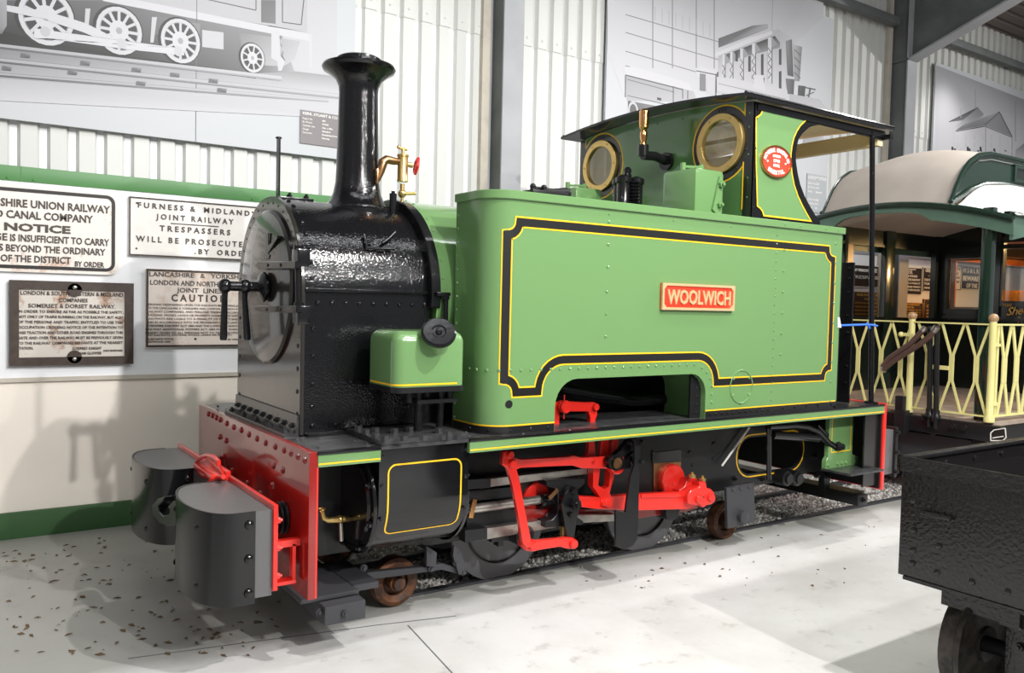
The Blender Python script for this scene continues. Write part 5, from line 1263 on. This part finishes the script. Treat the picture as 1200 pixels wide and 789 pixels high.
# bulkhead with its two windows
by = lambda px,py: bp(px,py,'x',XB)
w1 = (by(1150.5,300).y,by(1112,302).y, by(1112,362).z, by(1130,303).z); w2 = (-.30,by(1178,284).y, by(1180,353).z, by(1190,284).z)
m = MB(); F = [(YN,DZ),(YF,DZ),(YF,2.10),(YC,2.25),(YN,2.10)]
hole = lambda w: [(w[0],w[2]),(w[0],w[3]),(w[1],w[3]),(w[1],w[2])]
m.holed(F,[hole(w1),hole(w2)],lambda u,v:(XB,u,v),(.04,0,0))
for w in (w1,w2):
    m.holed([(w[0]-.05,w[2]-.05),(w[1]+.05,w[2]-.05),(w[1]+.05,w[3]+.05),(w[0]-.05,w[3]+.05)],[hole(w)[::-1]],lambda u,v:(XB-.02,u,v),(.02,0,0))
for z in (1.28,1.96): m.box(XB-.025,XB,YN,YF,z-.02,z+.02)
m.box(XB-.03,XB,w2[1]+.02,w1[0]-.03,DZ,2.15); m.box(XB-.03,XB,w2[1]+.12,w2[1]+.15,DZ,2.0)
bk = tp(m,'bulkhead','tblack')
m = MB(); m.holed(hole(w1)[::-1],[[(w1[0]+.02,w1[2]+.02),(w1[1]-.05,w1[2]+.02),(w1[1]-.05,w1[3]-.02),(w1[0]+.02,w1[3]-.02)]],lambda u,v:(XB+.045,u,v),(.02,0,0)); tp(m,'window_surround','saloon',bk)
for w in (w1,w2): m = MB(); m.box(XB+.015,XB+.019,w[0],w[1],w[2],w[3]); tp(m,'window_pane','glass',bk)
m = MB(); ty = by(1180,370); fnt = lambda u,v,o: (XB-.022-o, ty.y-u, v)
letters(m,'MW.',-.03,.06,.035,fnt,.01,0,by(1177,360).z)
def script(txt,u,z,h):
    for ch in txt:
        vs,fs,a,b = glyphs(ch,.01); w_ = (b-a)*h/CAP
        letters(m,ch,u,None,h,lambda p,v,o:(XB-.022-o, ty.y-(p+(v-z)*.3), v+(p)*.12),.01,0,z); u += w_*.95+.006
script('Sheeters',.005,by(1182,370).z,.075)
letters(m,'PARK',by(1194,378).y*-1+ty.y,None,.05,fnt,.012,0,by(1196,378).z)
tp(m,'lettering','gold',bk)
# saloon
m = MB(); m.box(XB+.05,XE,YN,YF,DZ-.03,DZ); m.box(XE,XE+.05,YN,YF,DZ,2.1); m.box(XB+.04,XE,YN,YN+.03,DZ,1.3); m.box(XB+.04,XE,YN,YN+.03,1.9,2.1); m.box(XB+.05,XE,YN,YF,2.08,2.11)
for x in (8.4,9.3,10.2): m.box(x,x+.06,YN,YN+.04,1.3,1.9)
tp(m,'saloon_panelling','saloon')
def seat(x,y0,y1,rev=1):
    m = MB(); m.box(x-.2,x+.22,y0,y1,DZ+.28,DZ+.44,.05); m.m = 0
    b = [(x+.10,y0,DZ+.40),(x+.22,y0,DZ+.40),(x+.34,y0,DZ+.92),(x+.31,y0,DZ+.97),(x+.25,y0,DZ+.97),(x+.2,y0,DZ+.9)]
    m.prism(b,(0,y1-y0,0),.02); m.m=1; m.box(x-.15,x+.18,y0+.05,y0+.09,DZ,DZ+.3); m.box(x-.15,x+.18,y1-.09,y1-.05,DZ,DZ+.3)
    tp(m,'seat',['plush','satin'])
seat(8.05,.22,.86); seat(9.0,.22,.86); seat(8.5,-.70,-.10); seat(9.5,-.70,-.10)
m = MB(); 
for x in (8.1,9.2): m.lathe([(.02,0),(.05,-.03),(.06,-.08),(.04,-.13),(0,-.14)],(x,.05,2.08),(0,0,1),16)
tp(m,'lit_lamp','warmlamp')
l = bpy.data.lights.new('saloon_lamp','POINT'); l.energy = 55; l.color = (1,.62,.25); l.shadow_soft_size = .06
o = bpy.data.objects.new('saloon_lamp', l); COL.objects.link(o); o.location = (8.2,-.25,1.9)
# roof
smooth = lambda t: max(0,min(1,t))**2*(3-2*max(0,min(1,t)))
def interp(t, T_):
    for (a,va),(b,vb) in zip(T_,T_[1:]):
        if t <= b: return va+(vb-va)*(t-a)/(b-a)
    return T_[-1][1]
HP = [(5.2,2.10),(5.23,2.15),(5.26,2.20),(5.33,2.31),(5.385,2.368),(5.44,2.413),(5.55,2.468),(5.73,2.50),(6.3,2.505),(XE,2.505)]
IP = [(5.2,2.095),(5.34,2.15),(5.45,2.205),(5.63,2.262),(5.9,2.29),(XE,2.30)]
ZV = lambda y: 2.128-.145*((y-YC)/.9)**2
YA, YB = -.41, .61
xs = [5.2,5.23,5.26,5.29,5.33,5.385,5.44,5.5,5.55,5.63,5.73,5.9,6.1,6.4,7,8,9.5,XE]
m = MB()
ysm = [YA+(YB-YA)*i/14 for i in range(15)]
m.grid([[V(x,y,interp(x,HP)+.105*(1-((y-YC)/.51)**2)*smooth((x-5.2)/.7)+ (ZV(y)-2.1)*(1-smooth((x-5.2)/.5))) for y in ysm] for x in xs]); tp(m,'hood_roof','canvas',None,'beige canvas hood',60)
m = MB()
for (e,y0,y1) in ((-1,-.84,YA),(1,1.04,YB)):
    rows = []
    for x in xs:
        zi = interp(x,IP); r = []
        for k in range(9):
            t = k/8; y = y0+(y1-y0)*t; front = ZV(y); back = 1.985+(zi-1.985)*(1-(1-t)**2.2)
            w_ = smooth((x-5.2)/.35); r.append(V(x,y,front*(1-w_)+back*w_ if x<5.55 else back))
        rows.append(r)
    m.grid(rows)
tp(m,'side_roof','canvaslight',None,'pale lower roof',60)
for y,s in ((YA,-1),(YB,1)):
    m = MB()
    m.grid([[V(x,y+s*.004,interp(x,IP)-.02),V(x,y+s*.004,interp(x,HP)+.004)] for x in xs])
    c = tp(m,'clerestory_side','tgreen')
    m = MB(); m.tube([V(x,y+s*.008,interp(x,HP)+.006) for x in xs],.016 if s<0 else .006,8); m.tube([V(x,y+s*.016,interp(x,IP)+.013) for x in xs],.014,8); m.tube([V(x,y+s*.010,interp(x,HP)-.035) for x in xs[4:]],.006,6); tp(m,'moulding','tgreen',c)
    m = MB(); m.m=0; m.holed([(6.08,2.335),(6.9,2.335),(6.9,2.465),(6.08,2.465)],[[(6.11,2.36),(6.87,2.36),(6.87,2.44),(6.11,2.44)]],lambda u,v:(u,y+s*.02,v),(0,-s*.016,0)); m.m=1; m.box(6.11,6.87,*sorted((y+s*.006,y+s*.008)),2.36,2.44); tp(m,'vent_window',['tgreen','tblack'],c)
m = MB(); n = 24; ys = [-.86+1.92*i/n for i in range(n+1)]
def vb(y):
    d = abs(y-YC)
    return ZV(y)-.115 if d > .38 else (ZV(y)-.115+.05*min(1,(.38-d)/.08))
top = [V(5.175,y,ZV(y)+.006) for y in ys]; bot = [V(5.175,y,vb(y)) for y in ys]
m.prism(top+bot[::-1],(.025,0,0)); m.m=1; m.tube([V(5.170,y,ZV(y)-.008) for y in ys],.022,8)
for (y,s) in ((-.855,-1),(1.055,1)):
    m.m=0; m.prism([(5.18,y,1.985),(XE,y,1.985),(XE,y,1.88),(5.6,y,1.88),(5.4,y,1.86),(5.18,y,1.82)],(0,s*-.02,0)); m.m=1; m.tube([(5.175,y,1.985),(XE,y,1.985)],.016,8)
tp(m,'roof_valance',['tlight','tgreen'])
m = MB(); ys2 = [-.82+1.84*i/12 for i in range(13)]
m.grid([[V(x,y,2.20-.13*((y-YC)/.88)**2) for y in ys2] for x in (5.62,6.2,XB)]); m.grid([[V(x,y,ZV(y)-.03) for y in ys2[2:-2]] for x in (5.2,5.62)]); tp(m,'platform_ceiling','cream' if False else 'canvas',None,None,60)
m = MB(); m.box(5.25,XB,-.80,-.76,1.93,2.02); m.box(5.25,XB,-.81,-.75,1.92,1.94); tp(m,'cant_rail','tblack')
# brake standpipes and hoses
m = MB()
for a,b in (((1090,386),(1089,484)),((1098,384),(1097,486))):
    p, q = bp(*a,'x',5.11), bp(*b,'x',5.11); m.tube([q,p],.018,10); m.lathe([(.03,0),(.03,.02),(.024,.03),(.024,.06)],q-V(0,0,.03),(0,0,1),12); m.sphere(p,.024,10,8)
    m.tube([q-V(0,0,.1),q],.014,8)
tp(m,'brake_standpipe','satin')
for k,pts in enumerate(([(1084,384),(1078,391),(1068,402),(1055,411),(1042,420),(1034,431)],[(1098,383),(1090,394),(1076,405),(1060,415),(1046,424),(1034,434)])):
    m = MB(); P_ = [bp(a,b,'x',5.08) for a,b in pts]; m.tube(P_,.020,10); m.m=1; m.tube([P_[0],P_[0]+(P_[1]-P_[0])*.5],.023,10); m.tube([P_[-1]+(P_[-2]-P_[-1])*.1,P_[-1]],.024,10); tp(m,'brake_hose',['hose','bright'])

# ------------------------------------------------------------------ black wagon in the foreground
G = thing('tipping_wagon', (3.1,-2.5,0), 'black bitumen-painted iron wagon cut by the right edge of the picture', 'wagon')
wx, wy, wz0, wz1, WY1, WX1 = 2.052, -2.0, .432, .838, -2.98, 4.3
def gp(mb,name,mats,parent=None,ang=32): return mb.build(name,mats,parent or G,ang)
bx = lambda px,py: bp(px,py,'x',wx)
m = MB(); m.box(wx,wx+.012,WY1,wy,wz0,wz1,.002)
m.prism([(wx-.006,wy+.004,wz1+.002),(wx-.006,WY1,wz1+.002),(wx-.006,WY1,wz1-.05),(wx-.006,wy+.004,wz1-.05)],(.008,0,0))
for a in ((1070,587),(1071,621.5),(1070,645),(1069,660),(1098,671),(1139,682),(1181,694),(1128,562),(1100,640)): m.rivet(bx(*a),(-1,0,0),.011,.007)
a, b = bx(1081,599), bx(1116,607); m.box(wx-.018,wx,b.y,a.y,(a.z+b.z)/2-.010,(a.z+b.z)/2+.004,.003)
a, b = bx(1064,676), bx(1200,716); m.box(wx-.004,wx+.06,WY1,wy-.02,wz0-.012,wz0)
gp(m,'end_plate','wagonpaint')
m = MB(); m.box(wx+.012,WX1,wy-.012,wy,wz0,wz1); m.box(wx+.004,WX1,wy-.03,wy+.006,wz1-.01,wz1+.004,.002)
for i in range(12): m.rivet((wx+.25+i*.2,wy-.012,wz1-.04),(0,-1,0),.012,.008); m.rivet((wx+.25+i*.2,wy,wz1-.04),(0,1,0),.012)
gp(m,'side_plate','wagonpaint')
m = MB(); m.box(wx+.012,WX1,WY1,WY1+.012,wz0,wz1); gp(m,'side_plate','wagonpaint')
m = MB(); m.box(WX1,WX1+.012,WY1,wy,wz0,wz1); gp(m,'end_plate','wagonpaint')
m = MB(); m.box(wx+.012,WX1,WY1+.012,wy-.012,wz0,wz0+.012); gp(m,'wagon_floor','wagonpaint')
m = MB(); m.box(wx+.08,WX1-.1,-2.36,-2.30,.34,wz0); m.box(wx+.08,WX1-.1,-2.72,-2.66,.34,wz0); m.box(wx+.1,wx+.18,-2.8,-2.1,.34,wz0)
for x in (2.30,3.9):
    for y in (-2.33,-2.69): m.box(x-.09,x+.09,y-.045,y+.045,.16,.36,.004); m.hexbolt((x-.09,y,.26),(-1,0,0),.014)
gp(m,'underframe','wagonpaint')
for x in (2.30,3.9):
    for y,s in ((-2.17,1),(-2.85,-1)):
        m = MB(); m.lathe([(.03,-.01),(.06,-.02),(.06,.03),(.15,.02),(.165,.05),(.195,.05),(.198,.0),(.215,-.015),(.215,-.03),(.165,-.03),(.15,-.005),(.06,-.01)],(x,y,.20),(0,s,0),40); gp(m,'wheel','wheelgrime')
    m = MB(); m.cyl((x,-2.9,.2),(x,-2.12,.2),.028); gp(m,'axle','satin')
